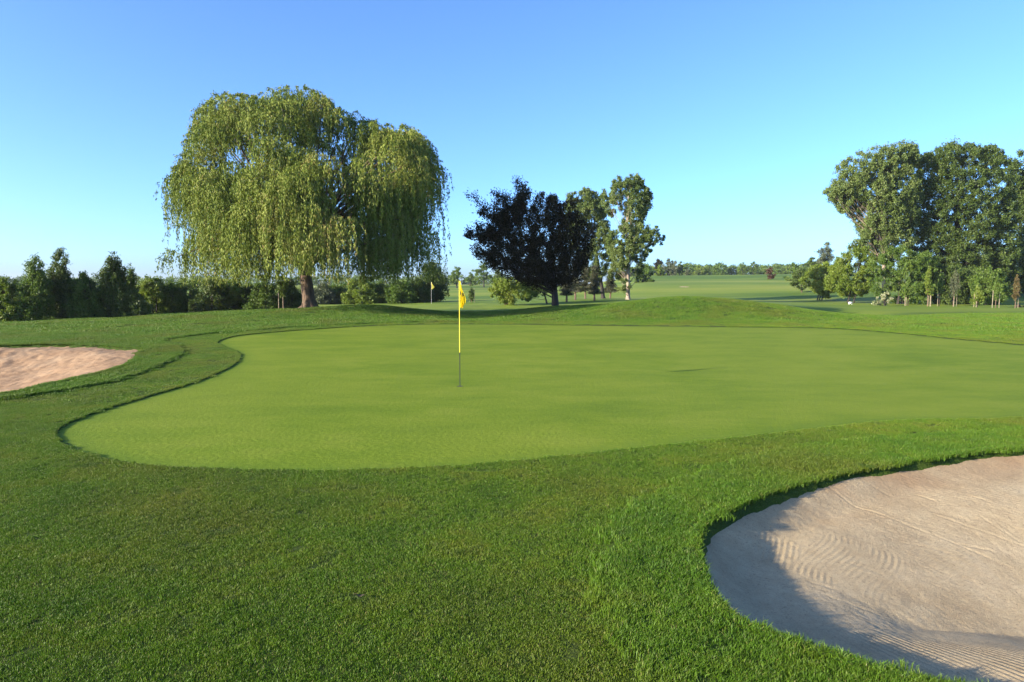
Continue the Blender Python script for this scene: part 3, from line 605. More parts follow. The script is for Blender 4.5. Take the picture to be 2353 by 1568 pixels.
def in_poly(P, x, y):
    ins = np.zeros(np.shape(x), bool)
    for a, b in zip(P, np.roll(P, -1, 0)):
        c = ((a[1] > y) != (b[1] > y))
        if b[1] != a[1]: ins ^= c & (x < (b[0] - a[0]) * (y - a[1]) / (b[1] - a[1]) + a[0])
    return ins
def sil_tree(name, label, cat, d, base_c, outline, ncl, nleaf, lsize, lmat, bmat, tr, seed, group=None, depth=0.9, cs=0.8, gaps=0.25, up=0.4, gs=0.35, trunks=1, lean=0.0, top=None, tpath=None, vert=1.0, ow=0.7, jit=0.75):
    """a crown filling an outline drawn in sketch units at distance d; leafy twig sprays scattered through its depth"""
    r = np.random.default_rng(seed + 4000); k = d / FPX; O = np.array(outline, float); b = at3(base_c, 700, d); bz = float(base_h(b[0], d)) - 0.04; o = np.array([b[0], d, bz])
    t = thing(name, o, label, cat, group); rows = np.linspace(O[:, 1].min(), O[:, 1].max(), 60); lo = []; hi = []
    gx_ = np.linspace(O[:, 0].min(), O[:, 0].max(), 160)
    for y in rows:
        m = in_poly(O, gx_, np.full(160, y)); lo.append(gx_[m].min() if m.any() else np.nan); hi.append(gx_[m].max() if m.any() else np.nan)
    lo = np.array(lo); hi = np.array(hi); ok = ~np.isnan(lo); wid = np.nanmedian(hi - lo)
    px = r.uniform(O[:, 0].min(), O[:, 0].max(), ncl * 14); py = r.uniform(O[:, 1].min(), O[:, 1].max(), ncl * 14); m = in_poly(O, px, py); px = px[m]; py = py[m]
    L = np.interp(py, rows[ok], lo[ok]); H = np.interp(py, rows[ok], hi[ok]); hw = np.maximum((H - L) / 2, 1); u = np.clip((px - (L + H) / 2) / hw, -1, 1)
    hd = np.minimum(hw, wid * 0.6) * depth * k * np.sqrt(1 - u * u * 0.85); dy = hd * np.sign(r.uniform(-1, 1, len(px))) * r.random(len(px)) ** 0.6
    C = np.array([at3(a, c_, d) for a, c_ in zip(px, py)]); C[:, 1] += dy
    nz = vnoise(C[:, 0] * gs + 91, C[:, 2] * gs * 0.9 + 57 + C[:, 1] * gs * 0.7, seed) * 0.7 + vnoise(C[:, 0] * gs * 2.3 + 91, C[:, 2] * gs * 2.3 + 57 + C[:, 1] * gs, seed + 1) * 0.5
    sel = np.argsort(-(nz + r.uniform(-0.15, 0.15, len(nz))))[: int(len(nz) * (1 - gaps))]; r.shuffle(sel); C = C[sel[:ncl]]; n = len(C)
    tp = top if top is not None else O[:, 1].min() + 0.10 * (O[:, 1].max() - O[:, 1].min()); cmid = np.median(C, axis=0)
    wood = Tubes(); spines = []
    for q in range(trunks):
        j = r.standard_normal(2) * tr * 4 if trunks > 1 else np.zeros(2); e = at3(np.interp(tp, rows[ok], ((lo + hi) / 2)[ok]), tp, d); e[0] += r.normal(0, 0.12) * wid * k * (trunks > 1)
        if tpath is not None: sp = catmull([o] + [at3(a, c_, d) for a, c_ in tpath] + [e], 5, False)
        else:
            uu = np.linspace(0, 1, 12)[:, None]; sp = (o + np.array([j[0], j[1], 0])) * (1 - uu) + e * uu; sp[:, 0] += lean * (e[2] - bz) * (uu * (1 - uu))[:, 0]; sp[1:, :2] += np.cumsum(r.standard_normal((11, 2)) * 0.006 * (e[2] - bz), 0)
        m_ = len(sp); wood.add(sp, tr * np.linspace(1, 0.12, m_) * np.where(np.arange(m_) == 0, 1.3, 1.0), 8); spines.append(sp)
    P = []; A = []; per = nleaf / n
    for i in range(n):
        c = C[i]; sp = spines[i % trunks]; zt = bz + 0.70 * (c[2] - bz) - 0.25 * np.linalg.norm(c[:2] - sp[len(sp) // 2][:2]); q = int(np.argmin(np.abs(sp[:, 2] - zt)))
        if i % 8 == 0: wood.add(bend(sp[q], c, 0.03, r, 5), np.linspace(max(0.012, tr * 0.22 * (1 - q / len(sp))), 0.008, 5), 4, False)
        outw = c - np.array([cmid[0], cmid[1], sp[q][2]]); outw /= np.linalg.norm(outw) + 1e-6
        nt_ = r.integers(3, 6); sz = cs * r.uniform(0.55, 1.3)
        for w in range(nt_):
            dr = outw * ow + np.array([0, 0, up]) + r.standard_normal(3) * jit; dr[2] *= vert; dr /= np.linalg.norm(dr); ln = sz * r.uniform(0.5, 1.2); m_ = max(2, int(per / nt_ * r.uniform(0.6, 1.4)))
            s_ = r.random(m_)[:, None] ** 0.8; P.append(c + dr * ln * (s_ - 0.25) + r.standard_normal((m_, 3)) * sz * (0.26 - 0.14 * s_)); A.append(np.repeat([dr], m_, 0))
    P = np.concatenate(P); A = np.concatenate(A); kp = P[:, 2] > bz + 0.05; P = P[kp]; A = A[kp]; n = len(P)
    var = np.clip(0.45 + 0.2 * r.standard_normal(n) + 0.22 * vnoise(P[:, 0] * 0.9 + 50, P[:, 2] * 0.9 + P[:, 1] + 50, seed), 0, 1)
    link('trunk', wood.mesh('trunk', bmat, o), t)
    link('crown', leaves_mesh('crown', P - o, A + rdirs(r, n) * 0.9 + np.array([0, 0, -0.15]), rdirs(r, n) + np.array([0, 0, 0.35]), lsize * r.uniform(0.65, 1.35, n), lsize * 0.62 * r.uniform(0.65, 1.3, n), lmat, var), t)
    return t

# ------------------------------------------------------------------ weeping willow
def willow():
    r = np.random.default_rng(42); D = 40.0; k = D / FPX; o = at3(712, 718, D); o[2] = float(base_h(o[0], o[1])) - 0.08
    t = thing('willow_tree', o, 'huge weeping willow with yellow green hanging strands on the left mound', 'tree')
    wood = Tubes()
    tp = [o, at3(711, 700, D), at3(707, 670, D), at3(703, 640, D), at3(702, 610, D), at3(704, 570, D)]
    wood.add(catmull(tp, 3, False), np.interp(np.linspace(0, 1, 16), [0, 0.08, 0.3, 0.6, 1], [0.56, 0.42, 0.36, 0.34, 0.28]), 14)
    for a in np.linspace(0, 2 * math.pi, 7)[:-1] + 0.3:       # root flare
        e = o + np.array([math.cos(a) * 0.75, math.sin(a) * 0.75, 0.02]); wood.add([o + np.array([0.2 * math.cos(a), 0.2 * math.sin(a), 0.5]), (o + e) / 2 + np.array([0, 0, 0.16]), e], [0.22, 0.15, 0.05], 8)
    fork = [at3(704, 585, D), at3(702, 610, D), at3(703, 560, D)]
    # arching limb ends, spread through the crown: (col, row, depth offset m, hang length in rows)
    top = np.array([(392, 500), (398, 400), (430, 360), (452, 290), (450, 262), (490, 225), (530, 222), (580, 226), (640, 208), (700, 208), (735, 225), (765, 255), (820, 262), (860, 290), (920, 288), (965, 305), (992, 340), (1000, 395), (985, 440), (990, 540), (960, 590), (820, 560), (700, 560), (560, 570), (450, 560)], float)
    tc = catmull(top, 3); ends = []
    while len(ends) < 225:
        px, py = r.uniform(390, 1000), r.uniform(205, 585)
        if not in_poly(tc, np.array([px]), np.array([py]))[0]: continue
        if py > 480 and r.random() < 0.45: continue
        u = (px - 695) / 320; hd = 6.6 * math.sqrt(max(0.05, 1 - u * u)) * (0.55 + 0.45 * S((py - 200) / 160)); dy = hd * (r.random() ** 0.6) * r.choice([-1, -1, 1])
        if 0.9 * vnoise(np.array([px * 0.016 + 3]), np.array([py * 0.016 + dy * 0.35 + 9]), 77)[0] < -0.15: continue
        edge = 0.55 if py < 300 else 1.0
        ends.append((px, py + 5 * abs(dy) * (py < 300), dy, r.uniform(24, 70) if py < 320 else r.uniform(45, 125) if py < 440 else r.uniform(70, 165)))
    for (px, py) in tc[::1]:                                   # ragged rim tufts
        if py < 440: ends.append((px + r.uniform(-8, 8), py + r.uniform(0, 14), r.uniform(-1.5, 1.5), r.uniform(40, 110)))
    # bright front cascades and low hanging fringes
    for (px, py, dy, ln) in [(655, 405, -6.4, 190), (640, 425, -6.7, 190), (690, 395, -6.2, 120), (720, 370, -6, 60), (735, 355, -5.6, 70), (715, 470, -6.8, 150), (612, 450, -6.6, 180), (800, 500, -6.9, 130), (770, 505, -6.6, 120), (860, 350, -5.6, 80), (386, 575, -3.0, 45), (392, 400, -2, 150), (720, 540, -7, 90), (660, 520, -7, 120), (480, 560, -4, 80), (500, 590, -3, 70), (560, 590, -5, 60), (900, 545, -4, 80), (950, 560, -2, 70), (980, 520, 0, 80)]:
        ends.append((px, py, dy, ln))
    LP = []; LA = []; LV = []; tc[:, 0] = 698 + (tc[:, 0] - 698) * 0.93
    for (px, py, dy, ln) in ends:
        px = 698 + (px - 698) * 0.93
        c = at3(px, py, D + dy); ln_m = ln * k
        f = fork[r.integers(0, 3)] + r.standard_normal(3) * 0.15
        mid_p = f + (c - f) * 0.55 + np.array([0, 0, 0.06 * np.linalg.norm((c - f)[:2])]) + r.standard_normal(3) * 0.25
        if r.random() < 0.4: wood.add(catmull([f, mid_p, c - np.array([0, 0, 0.35])], 5, False), np.linspace(r.uniform(0.06, 0.12), 0.014, 11), 6, False)
        tone = r.uniform(-0.24, 0.20) + 0.16 * (dy < -5.3); RD = r.uniform(0.5, 1.1)  # front clumps get paler leaves: sunlit look put into the leaf colour
        for s in range(int(33 * RD) + 7):
            a = r.uniform(0, 2 * math.pi); rad = RD * math.sqrt(r.random()) * (1.0 if r.random() < 0.88 else 1.55); st = c + np.array([math.cos(a) * rad, math.sin(a) * rad, r.normal(0, 0.12) - 0.55 * rad * rad])
            L = ln_m * (0.35 + 0.65 * rad / RD) * r.uniform(0.45, 1.05); m = max(5, int(L / 0.30)); u = np.linspace(0, 1, m)
            arch = 0.12 + 0.22 * r.random(); sway = r.standard_normal(2) * 0.10
            pts = np.zeros((m, 3)); pts[:, 0] = st[0] + math.cos(a) * arch * (1 - np.exp(-4 * u)) + sway[0] * u * L * 0.5; pts[:, 1] = st[1] + math.sin(a) * arch * (1 - np.exp(-4 * u)) + sway[1] * u * L * 0.5
            pts[:, 2] = st[2] + 0.18 * np.sin(np.minimum(u * 6, math.pi)) * (rad + 0.3) - L * u ** 1.15
            nl = int(L * 19) + 16; v = r.random(nl) * (m - 1.001); i = v.astype(int); fr = (v - i)[:, None]
            q = pts[i] * (1 - fr) + pts[i + 1] * fr; d = pts[i + 1] - pts[i]; d /= np.linalg.norm(d, axis=1)[:, None] + 1e-9
            LP.append(q + r.standard_normal((nl, 3)) * 0.045); LA.append(d + rdirs(r, nl) * 0.45 + np.array([0, 0, -0.35])); LV.append(0.45 + tone + 0.17 * r.standard_normal(nl))
    for q in range(170):                                       # loose shoots breaking the outline
        i = r.integers(0, len(tc)); px, py = tc[i]
        if py > 520: continue
        c = at3(px, py, D + r.uniform(-2.5, 2.5)); ow = np.array([(px - 700) / 320, r.uniform(-0.4, 0.4), max(0.0, (420 - py) / 300)]) + r.standard_normal(3) * 0.25; ow /= np.linalg.norm(ow) + 1e-6
        L = r.uniform(0.5, 1.4); u = r.random(int(L * 38) + 6)[:, None]; pts = c + ow * L * 0.75 * u + np.array([0, 0, -0.75]) * L * u ** 2.2
        LP.append(pts + r.standard_normal(pts.shape) * 0.05); LA.append(ow * (1 - u) + np.array([0, 0, -1.0]) * u + rdirs(r, len(u)) * 0.5); LV.append(0.5 + 0.17 * r.standard_normal(len(u)))
    P = np.concatenate(LP); gz = base_h(P[:, 0], P[:, 1]); lim = at3(700, 648, D)[2] + 0.5 * vnoise(P[:, 0] * 0.8 + 90, P[:, 1] * 0.8 + 90, 9)
    kp = P[:, 2] > lim; P = P[kp]; A = np.concatenate(LA)[kp]; Vv = np.concatenate(LV)[kp]; n = len(P)
    link('trunk', wood.mesh('trunk', M['bark'], o), t)
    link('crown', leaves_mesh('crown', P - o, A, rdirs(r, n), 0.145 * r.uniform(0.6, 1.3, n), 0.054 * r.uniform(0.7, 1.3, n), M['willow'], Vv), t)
    print('willow leaves', n)
    return t
willow()

# ------------------------------------------------------------------ middle trees
sil_tree('dark_leaved_tree', 'spreading dark leaved tree with short thick trunk right of the near flag', 'tree', 43, 1276,
         [(1278, 664), (1225, 658), (1180, 646), (1142, 622), (1118, 596), (1080, 584), (1112, 574), (1128, 566), (1100, 554), (1070, 544), (1096, 530), (1122, 532), (1136, 516), (1106, 492), (1086, 450), (1112, 464), (1138, 486), (1150, 470), (1138, 442), (1166, 458), (1182, 472), (1190, 456), (1188, 420), (1207, 448), (1218, 474), (1234, 464), (1245, 434), (1263, 458), (1282, 478), (1310, 463), (1327, 500), (1347, 545), (1347, 590), (1332, 628), (1304, 652)],
         560, 90000, 0.118, M['purple'], M['bark_dark'], 0.25, 3, None, 0.8, 0.70, 0.09, 0.35, 0.6, tpath=[(1275, 680), (1272, 640), (1262, 580)], top=500, ow=1.1, jit=0.55)

# two poplars behind it
sil_tree('poplar_tree', 'tall slender poplar with pale trunk, right one of the pair on the rise', 'tree', 70, 1443,
         [(1443, 402), (1470, 408), (1490, 440), (1497, 470), (1480, 495), (1472, 520), (1490, 530), (1515, 518), (1526, 552), (1500, 582), (1480, 592), (1474, 640), (1452, 668), (1420, 668), (1400, 640), (1408, 600), (1394, 560), (1405, 520), (1392, 482), (1382, 462), (1385, 438), (1402, 450), (1412, 415)],
         760, 76000, 0.155, M['poplar'], M['bark_pale'], 0.22, 11, 'poplars on the rise', 1.0, 0.48, 0.32, 0.5, 0.55, tpath=[(1443, 620), (1440, 540)])
sil_tree('poplar_tree', 'leaning dark trunked poplar, half hidden behind the dark leaved tree', 'tree', 76, 1386,
         [(1345, 433), (1372, 448), (1390, 490), (1396, 530), (1412, 560), (1402, 600), (1388, 640), (1350, 645), (1318, 600), (1308, 540), (1298, 480), (1308, 443), (1325, 450)],
         660, 62000, 0.16, M['poplar'], M['bark_dark'], 0.24, 12, 'poplars on the rise', 1.0, 0.50, 0.27, 0.5, 0.5, tpath=[(1380, 640), (1366, 560)])
# small pines under the poplars
def pine(px, d, rows, label, seed, w=16):
    r = np.random.default_rng(seed + 300); b = at3(px, 690, d); bz = float(base_h(b[0], d)) - 0.03; o = np.array([b[0], d, bz]); top = at3(px, rows, d)[2]; H = top - bz
    t = thing('pine_tree', o, label, 'tree', 'small pines on the rise'); wood = Tubes(); wood.add([o, o + np.array([r.normal(0, 0.05), 0, H * 0.5]), o + np.array([r.normal(0, 0.08), 0, H])], [0.10, 0.07, 0.015], 8)
    P = []; A = []
    for h in np.arange(0.24, 0.98, 0.055):
        for q in range(6):
            a = r.uniform(0, 2 * math.pi); L = w * d / FPX * (1.08 - h) * r.uniform(0.6, 1.15) * 1.2; s = o + np.array([0, 0, H * h]); e = s + np.array([math.cos(a) * L, math.sin(a) * L, 0.10 * L - 0.06])
            wood.add(bend(s, e, -0.08, r, 4), np.linspace(0.025, 0.008, 4), 4, False); n = int(60 + 150 * L)
            v = r.uniform(0.15, 1.05, n)[:, None]; P.append(s + (e - s) * v + r.standard_normal((n, 3)) * np.array([0.13, 0.13, 0.06])); A.append(np.repeat([e - s], n, 0))
    P = np.concatenate(P); A = np.concatenate(A); n = len(P); A /= np.linalg.norm(A, axis=1)[:, None]
    link('trunk', wood.mesh('trunk', M['bark'], o), t)
    link('crown', leaves_mesh('crown', P - o, A + rdirs(r, n) * 0.8, rdirs(r, n), 0.17 * r.uniform(0.7, 1.3, n), 0.05 * r.uniform(0.7, 1.3, n), M['pine'], r.random(n)), t)
pine(1302, 64, 612, 'small dark pine nearest the dark leaved tree', 1)
pine(1322, 69, 600, 'second small pine right of the dark leaved tree', 2)
pine(1345, 72, 596, 'middle pine of the five under the poplars', 3, 18)
pine(1366, 66, 610, 'fourth of the small pines, before the leaning poplar trunk', 4)
pine(1402, 80, 618, 'rightmost small pine, behind the leaning poplar trunk', 5)
# bright shrubs left of the dark tree
d = 60
blob_tree('bright_shrub', 'bright green leafy shrub left of the dark tree trunk', 'shrub', at3(1162, 704, d)[:2], B2(d, [(1150, 662, 24, 22), (1172, 655, 26, 18), (1195, 668, 22, 18), (1135, 672, 16, 12), (1166, 685, 20, 18), (1165, 697, 14, 8)], 1, 3), 14000, 0.13, M['bright'], M['bark'], 0.07, 21, airy=0.15, trunks=3)
d = 62
blob_tree('small_tree', 'small light green tree on a thin leaning trunk beside the dark tree', 'tree', at3(1257, 704, d)[:2], B2(d, [(1220, 655, 22, 12), (1245, 650, 22, 12), (1262, 662, 16, 14), (1235, 672, 22, 10), (1210, 682, 14, 9)], 1, 4), 9000, 0.13, M['mid'], M['bark_dark'], 0.09, 22, airy=0.25)

# ------------------------------------------------------------------ shrubs and hedge at left
def rag(cx, top, hw, base, seed, jag=0.16):
    r = np.random.default_rng(seed + 700); h = base - top; L = []; n = 11
    for i in range(n):
        u = -1 + 2 * i / (n - 1); y = top + h * (0.62 * abs(u) ** 2.2 + (jag * r.uniform(0, 1.6) if 0 < i < n - 1 else 0.1)); L.append((cx + u * hw * (0.95 + 0.1 * r.random()), y))
    return [(cx - hw * 0.95, base - 2)] + L + [(cx + hw * 0.95, base - 2)]
def shrub(label, d, cx, top, halfw, base_row, mat, n, seed, group, ls=0.10, name='shrub'):
    ncl = int(45 + halfw * 2.2)
    return sil_tree(name, label, 'shrub', d, cx, rag(cx, top, halfw, base_row, seed), ncl, n, ls, mat, M['bark_dark'], 0.05, seed + 50, group, 1.1, 0.42 * d / 42, 0.12, 0.5, 0.7, trunks=3)
def upright(label, d, cx, top, halfw, base_row, mat, n, seed, group, tips_n=16, ls=0.10, fuzz=0.28, name='tall_shrub'):
    r = np.random.default_rng(seed + 600); tips = []
    for i in range(tips_n):
        u = r.uniform(-1, 1); h = (0.42 + 0.55 * (1 - abs(u) ** 1.3) * r.uniform(0.55, 1.0)); p = at3(cx + u * halfw, base_row - (base_row - top) * h, d); p[1] += r.uniform(-1, 1) * halfw * d / FPX; tips.append(p)
    tips.append(at3(cx, top, d)); tips.append(at3(cx + halfw * 0.3, top + 14, d))
    for i in range(tips_n): p = at3(cx + r.uniform(-1, 1) * halfw, base_row - (base_row - top) * r.uniform(0.1, 0.45), d); p[1] += r.uniform(-1, 1) * halfw * d / FPX; tips.append(p)
    return spray_tree(name, label, 'shrub', at3(cx, base_row, d)[:2], tips, 0.25, n, ls, mat, M['bark_dark'], 0.07, seed, group, fuzz=fuzz, twigs=6, twl=0.6)
LG = 'shrubs along the left edge'
shrub('low pale green bush at the left edge of the picture', 35.5, 12, 634, 34, 748, M['bright'], 20000, 1, LG)
shrub('low dark bush behind the pale bush at the left edge', 38.5, 45, 640, 30, 745, M['dark'], 9000, 2, LG)
upright('tall bright green shrub, first tall one from the left edge', 36.0, 84, 588, 26, 748, M['mid'], 34000, 3, LG, 18, 0.10, 0.30)
upright('tallest dark shrub at left with a thin airy top', 37.5, 142, 570, 30, 745, M['dark'], 34000, 4, LG, 20, 0.095, 0.28)
shrub('dark rounded bush between the two pointed shrubs at left', 37.5, 200, 616, 38, 745, M['mid'], 30000, 5, LG)
upright('cone shaped dark shrub, last tall one before the low hedge', 38.0, 260, 578, 30, 745, M['dark'], 30000, 6, LG, 20, 0.095, 0.26)
upright('thin pale green shrub leaning out of the left bushes', 40.5, 300, 604, 18, 742, M['mid'], 8000, 7, LG, 10, 0.10, 0.26)
shrub('dark low bush below the thin leaning shrub', 38.0, 305, 662, 34, 744, M['dark'], 10000, 8, LG)
shrub('broad dark bush filling the background behind the first tall shrub', 41.5, 70, 636, 52, 742, M['mid'], 16000, 9, LG)
shrub('broad bush in the second row behind the tallest dark shrub', 42, 165, 632, 56, 742, M['mid'], 16000, 10, LG)
shrub('broad bush in the second row behind the cone shaped shrub', 42.5, 262, 640, 56, 741, M['dark'], 16000, 11, LG)
HG = 'hedge shrubs behind the left mound'
hedge = [(350, 632, 'first hedge shrub right of the leaning shrub'), (392, 640, 'second hedge shrub left of the willow'), (436, 634, 'third hedge shrub, under the willow edge strands at left'), (480, 640, 'fourth hedge shrub behind the left mound'),
         (524, 640, 'fifth hedge shrub, in the willow shade at left'), (568, 645, 'sixth hedge shrub, left of the staked sapling'), (612, 638, 'lit hedge shrub directly behind the staked sapling'), (664, 645, 'hedge shrub just left of the willow trunk')]
for i, (cx, tp, lb) in enumerate(hedge):
    shrub(lb, 46 + (i % 3) * 1.3, cx, tp + (i * 37 % 11) - 9, 34 + (i * 53 % 13), 736, M[('bright', 'mid', 'mid', 'dark')[i % 4]], 15000, 20 + i, HG, 0.12)
HR = 'hedge shrubs right of the willow trunk'
hed2 = [(735, 650, 'grey green hedge shrub just right of the willow trunk', 'grey'), (782, 648, 'second hedge shrub right of the willow trunk', 'mid'), (828, 634, 'bright topped hedge shrub under the right willow strands', 'bright'), (875, 642, 'fourth dark hedge shrub right of the willow trunk', 'mid'), (920, 640, 'fifth dark hedge shrub right of the willow trunk', 'mid'), (958, 632, 'dark hedge shrub behind the small far flag', 'dark')]
for i, (cx, tp, lb, mt) in enumerate(hed2):
    shrub(lb, 70 + (i % 2) * 2, cx, tp, 34, 706, M[mt], 15000, 40 + i, HR, 0.17)
blob_tree('round_bush', 'tall rounded dark bush ending the hedge right of the willow', 'shrub', at3(1000, 704, 74)[:2], B2(74, [(992, 622, 20, 20), (1008, 645, 20, 24), (985, 650, 22, 26), (1012, 670, 16, 18), (990, 680, 24, 22)], 1, 9), 16000, 0.17, M['dark'], M['bark_dark'], 0.1, 51, trunks=2)

# ------------------------------------------------------------------ staked saplings
def sapling(label, px, d, top, base_row, mat, n, seed, group, halfw=9, stakes=2, low=0.4, ls=0.09):
    r = np.random.default_rng(seed + 800); b = at3(px, base_row, d); bz = float(base_h(b[0], d)); H = at3(px, top, d)[2] - bz; tips = []
    for i in range(14):
        h = r.uniform(low, 0.97); u = r.uniform(-1, 1) * (1.1 - h) * 1.3; tips.append((b[0] + u * halfw * d / FPX, d + r.uniform(-1, 1) * halfw * d / FPX * (1.1 - h), bz + H * h))
    tips.append((b[0], d, bz + H))
    t = spray_tree('sapling', label, 'sapling', (b[0], d), tips, H * low * 0.8, n, ls, mat, M['bark'], 0.035, seed, group, fuzz=0.16, twigs=4, twl=0.35)
    for q in range(stakes):
        a = r.uniform(0, 6.28) + q * math.pi; sx, sy = 0.30 * math.cos(a), 0.16 * math.sin(a); hh = r.uniform(1.25, 1.6)
        link('stake', Tubes().add([(sx, sy, -0.1), (sx * 0.95, sy, hh)], 0.024, 8).mesh('stake', M['stake']), t)
    return t
sapling('light green sapling tied between slim stakes left of the willow trunk', 652, 43, 628, 722, M['bright'], 3500, 1, 'staked saplings', 20, 3, 0.55)
sapling('tiny dark sapling standing alone in the field left of the bright shrub', 1084, 66, 662, 702, M['dark'], 1500, 2, 'staked saplings', 8, 1, 0.3, 0.12)
SG = 'staked saplings before the right wood'
for i, (px, d, tp, br, mt, n, hw, st, lb) in enumerate([
        (2086, 66, 640, 704, 'mid', 4500, 16, 2, 'leafy sapling with two thick stakes, leftmost of the row at right'),
        (2131, 64, 612, 706, 'bright', 4500, 10, 3, 'yellow green narrow sapling, brightest of the row at right'),
        (2158, 65, 620, 706, 'mid', 1800, 7, 1, 'very thin pale sapling right of the brightest one'),
        (2190, 65, 618, 706, 'grey', 3000, 13, 2, 'greyish sapling in the middle of the right row'),
        (2245, 61, 655, 711, 'bright', 3000, 17, 3, 'low spreading yellowish sapling with three stakes'),
        (2287, 60, 636, 714, 'mid', 2400, 9, 3, 'thin sapling between pale stakes, second from the right edge'),
        (2332, 60, 633, 716, 'bronze', 2800, 11, 2, 'reddish leaved sapling nearest the right edge')]):
    sapling(lb, px, d, tp, br, M[mt], n, 10 + i, SG, hw, st, 0.35, 0.11)

# ------------------------------------------------------------------ the wood at right
TW = 'tall trees of the right wood'
sil_tree('tall_poplar', 'tall airy poplar with pale forked trunk at the left of the right wood', 'tree', 80, 2034,
         [(2085, 323), (2105, 340), (2106, 440), (2102, 540), (2092, 605), (2040, 610), (2000, 590), (1955, 570), (1985, 545), (1955, 505), (1938, 482), (1922, 470), (1902, 440), (1925, 425), (1932, 380), (1955, 350), (2000, 345), (2030, 352), (2060, 328)],
         1700, 160000, 0.178, M['poplar'], M['bark_pale'], 0.34, 61, TW, 0.6, 0.66, 0.33, 0.55, 0.48, trunks=1, tpath=[(2032, 640), (2031, 565), (2026, 500)])
sil_tree('broad_tree', 'big dense dark tree, broadest and darkest of the right wood', 'tree', 82, 2200,
         [(2108, 365), (2140, 348), (2160, 350), (2180, 326), (2210, 338), (2235, 345), (2275, 342), (2300, 385), (2314, 470), (2312, 540), (2322, 620), (2320, 672), (2130, 672), (2108, 600), (2098, 520), (2100, 430)],
         2000, 205000, 0.192, M['dark'], M['bark_dark'], 0.42, 62, TW, 0.75, 0.76, 0.14, 0.35, 0.33)
sil_tree('tall_tree', 'thin crowned tall tree with bare dark trunk at the right edge', 'tree', 96, 2344,
         [(2262, 345), (2310, 342), (2353, 350), (2400, 355), (2425, 430), (2385, 520), (2378, 600), (2338, 605), (2328, 500), (2318, 440), (2290, 400)], 300, 44000, 0.23, M['dark'], M['bark_dark'], 0.32, 63, TW, 0.6, 0.85, 0.40, 0.4, 0.4)
sil_tree('tall_tree', 'tall dark tree standing partly beyond the right edge', 'tree', 90, 2425,
         [(2390, 380), (2440, 360), (2480, 420), (2480, 640), (2345, 665), (2350, 580), (2375, 500)], 170, 30000, 0.25, M['dark'], M['bark_dark'], 0.34, 64, TW, 0.7, 1.1, 0.15)
sil_tree('broad_tree', 'dark shaded tree filling the gap behind the right saplings', 'tree', 94, 2312,
         [(2240, 600), (2290, 570), (2340, 580), (2350, 640), (2340, 672), (2240, 678)], 130, 24000, 0.25, M['dark'], M['bark_dark'], 0.3, 65, TW, 0.9, 1.0, 0.08)
RB = 'bushes before the right wood'
def bush(label, d, outline, mat, n, seed, base, ls=0.16, cs=0.6, ncl=130, gaps=0.12, trunks=3):
    sil_tree('bush', label, 'bush', d, base, outline, ncl, n, ls, M[mat], M['bark_dark'], 0.08, seed, RB, 0.9, cs, gaps, 0.3, 0.5, trunks=trunks)
bush('broad yellow green bush with dark stems at the left end of the right wood', 76, [(1990, 568), (2008, 600), (2008, 660), (1985, 678), (1940, 682), (1903, 664), (1908, 622), (1935, 595), (1962, 578)], 'bright', 40000, 71, 1952, ncl=190)
bush('lower spreading light green bush, left neighbour of the yellow green bush', 84, [(1848, 645), (1866, 616), (1900, 604), (1922, 620), (1926, 662), (1900, 682), (1858, 676)], 'bright', 22000, 72, 1884)
bush('large mid green bush below the pale poplar trunk', 72, [(2006, 604), (2028, 582), (2070, 572), (2108, 578), (2142, 598), (2144, 650), (2134, 694), (2030, 698), (2008, 664)], 'mid', 52000, 73, 2060, 0.15, ncl=240)
bush('dark bluish shrub behind the narrow bright sapling', 71, [(2143, 640), (2158, 614), (2190, 611), (2207, 630), (2207, 698), (2148, 700)], 'dark', 18000, 74, 2178)
bush('dark green shrub right of centre in the right row', 71, [(2198, 632), (2225, 617), (2247, 640), (2247, 698), (2203, 700)], 'dark', 12000, 75, 2220, ncl=90)
bush('lit green bush at the right end of the shrub row', 69, [(2238, 640), (2258, 618), (2285, 611), (2302, 640), (2302, 694), (2243, 698)], 'mid', 18000, 76, 2268)
bush('low cream flowering bush beneath the mid green bush', 66, [(2004, 695), (2014, 684), (2036, 676), (2046, 690), (2044, 702), (2006, 703)], 'blossom', 2200, 77, 2024, 0.12, 0.3, 30)
bush('reddish low twiggy bush by the right edge', 62, [(2330, 712), (2338, 702), (2350, 704), (2360, 714)], 'rust', 700, 78, 2344, 0.11, 0.25, 14)
d = 98
blob_tree('round_tree', 'small dark round tree on a thin trunk standing on the fairway at right', 'tree', at3(1842, 680, d)[:2], B2(d, [(1834, 640, 13, 14), (1845, 632, 11, 13), (1828, 652, 11, 9), (1844, 655, 10, 10)], 1, 41), 6000, 0.18, M['dark'], M['bark'], 0.10, 81)
d = 165
FG = 'far trees along the fairway'
def far(label, d, px, top, base_row, hw, mat, seed, n=2600, ls=0.38, name='far_tree'):
    r = np.random.default_rng(seed + 900); it = []; h = base_row - top
    for i in range(7):
        u = r.uniform(-0.7, 0.7); it.append((px + u * hw, top + h * (0.25 + 0.2 * abs(u) + r.uniform(0, 0.42)), hw * r.uniform(0.35, 0.55), h * r.uniform(0.16, 0.26)))
    it.append((px, top + h * 0.2, hw * 0.4, h * 0.2)); b = at3(px, base_row, d)
    blob_tree(name, label, 'tree', b[:2], B2(d, it, 1.0, seed), n, ls, M[mat], M['bark_dark'], 0.2, seed + 200, FG, airy=0.0)
far('tall greyish far tree rising left of the right wood', 170, 1896, 556, 650, 25, 'grey', 1, 4500)
far('dark far tree at the left foot of the greyish far tree', 160, 1862, 588, 652, 18, 'dark', 2, 3000)
far('round green far tree behind the small fairway tree', 150, 1828, 602, 660, 22, 'mid', 3, 3000)
far('reddish brown small tree alone on the far fairway', 165, 1770, 612, 656, 9, 'rust', 4, 1500, 0.3)
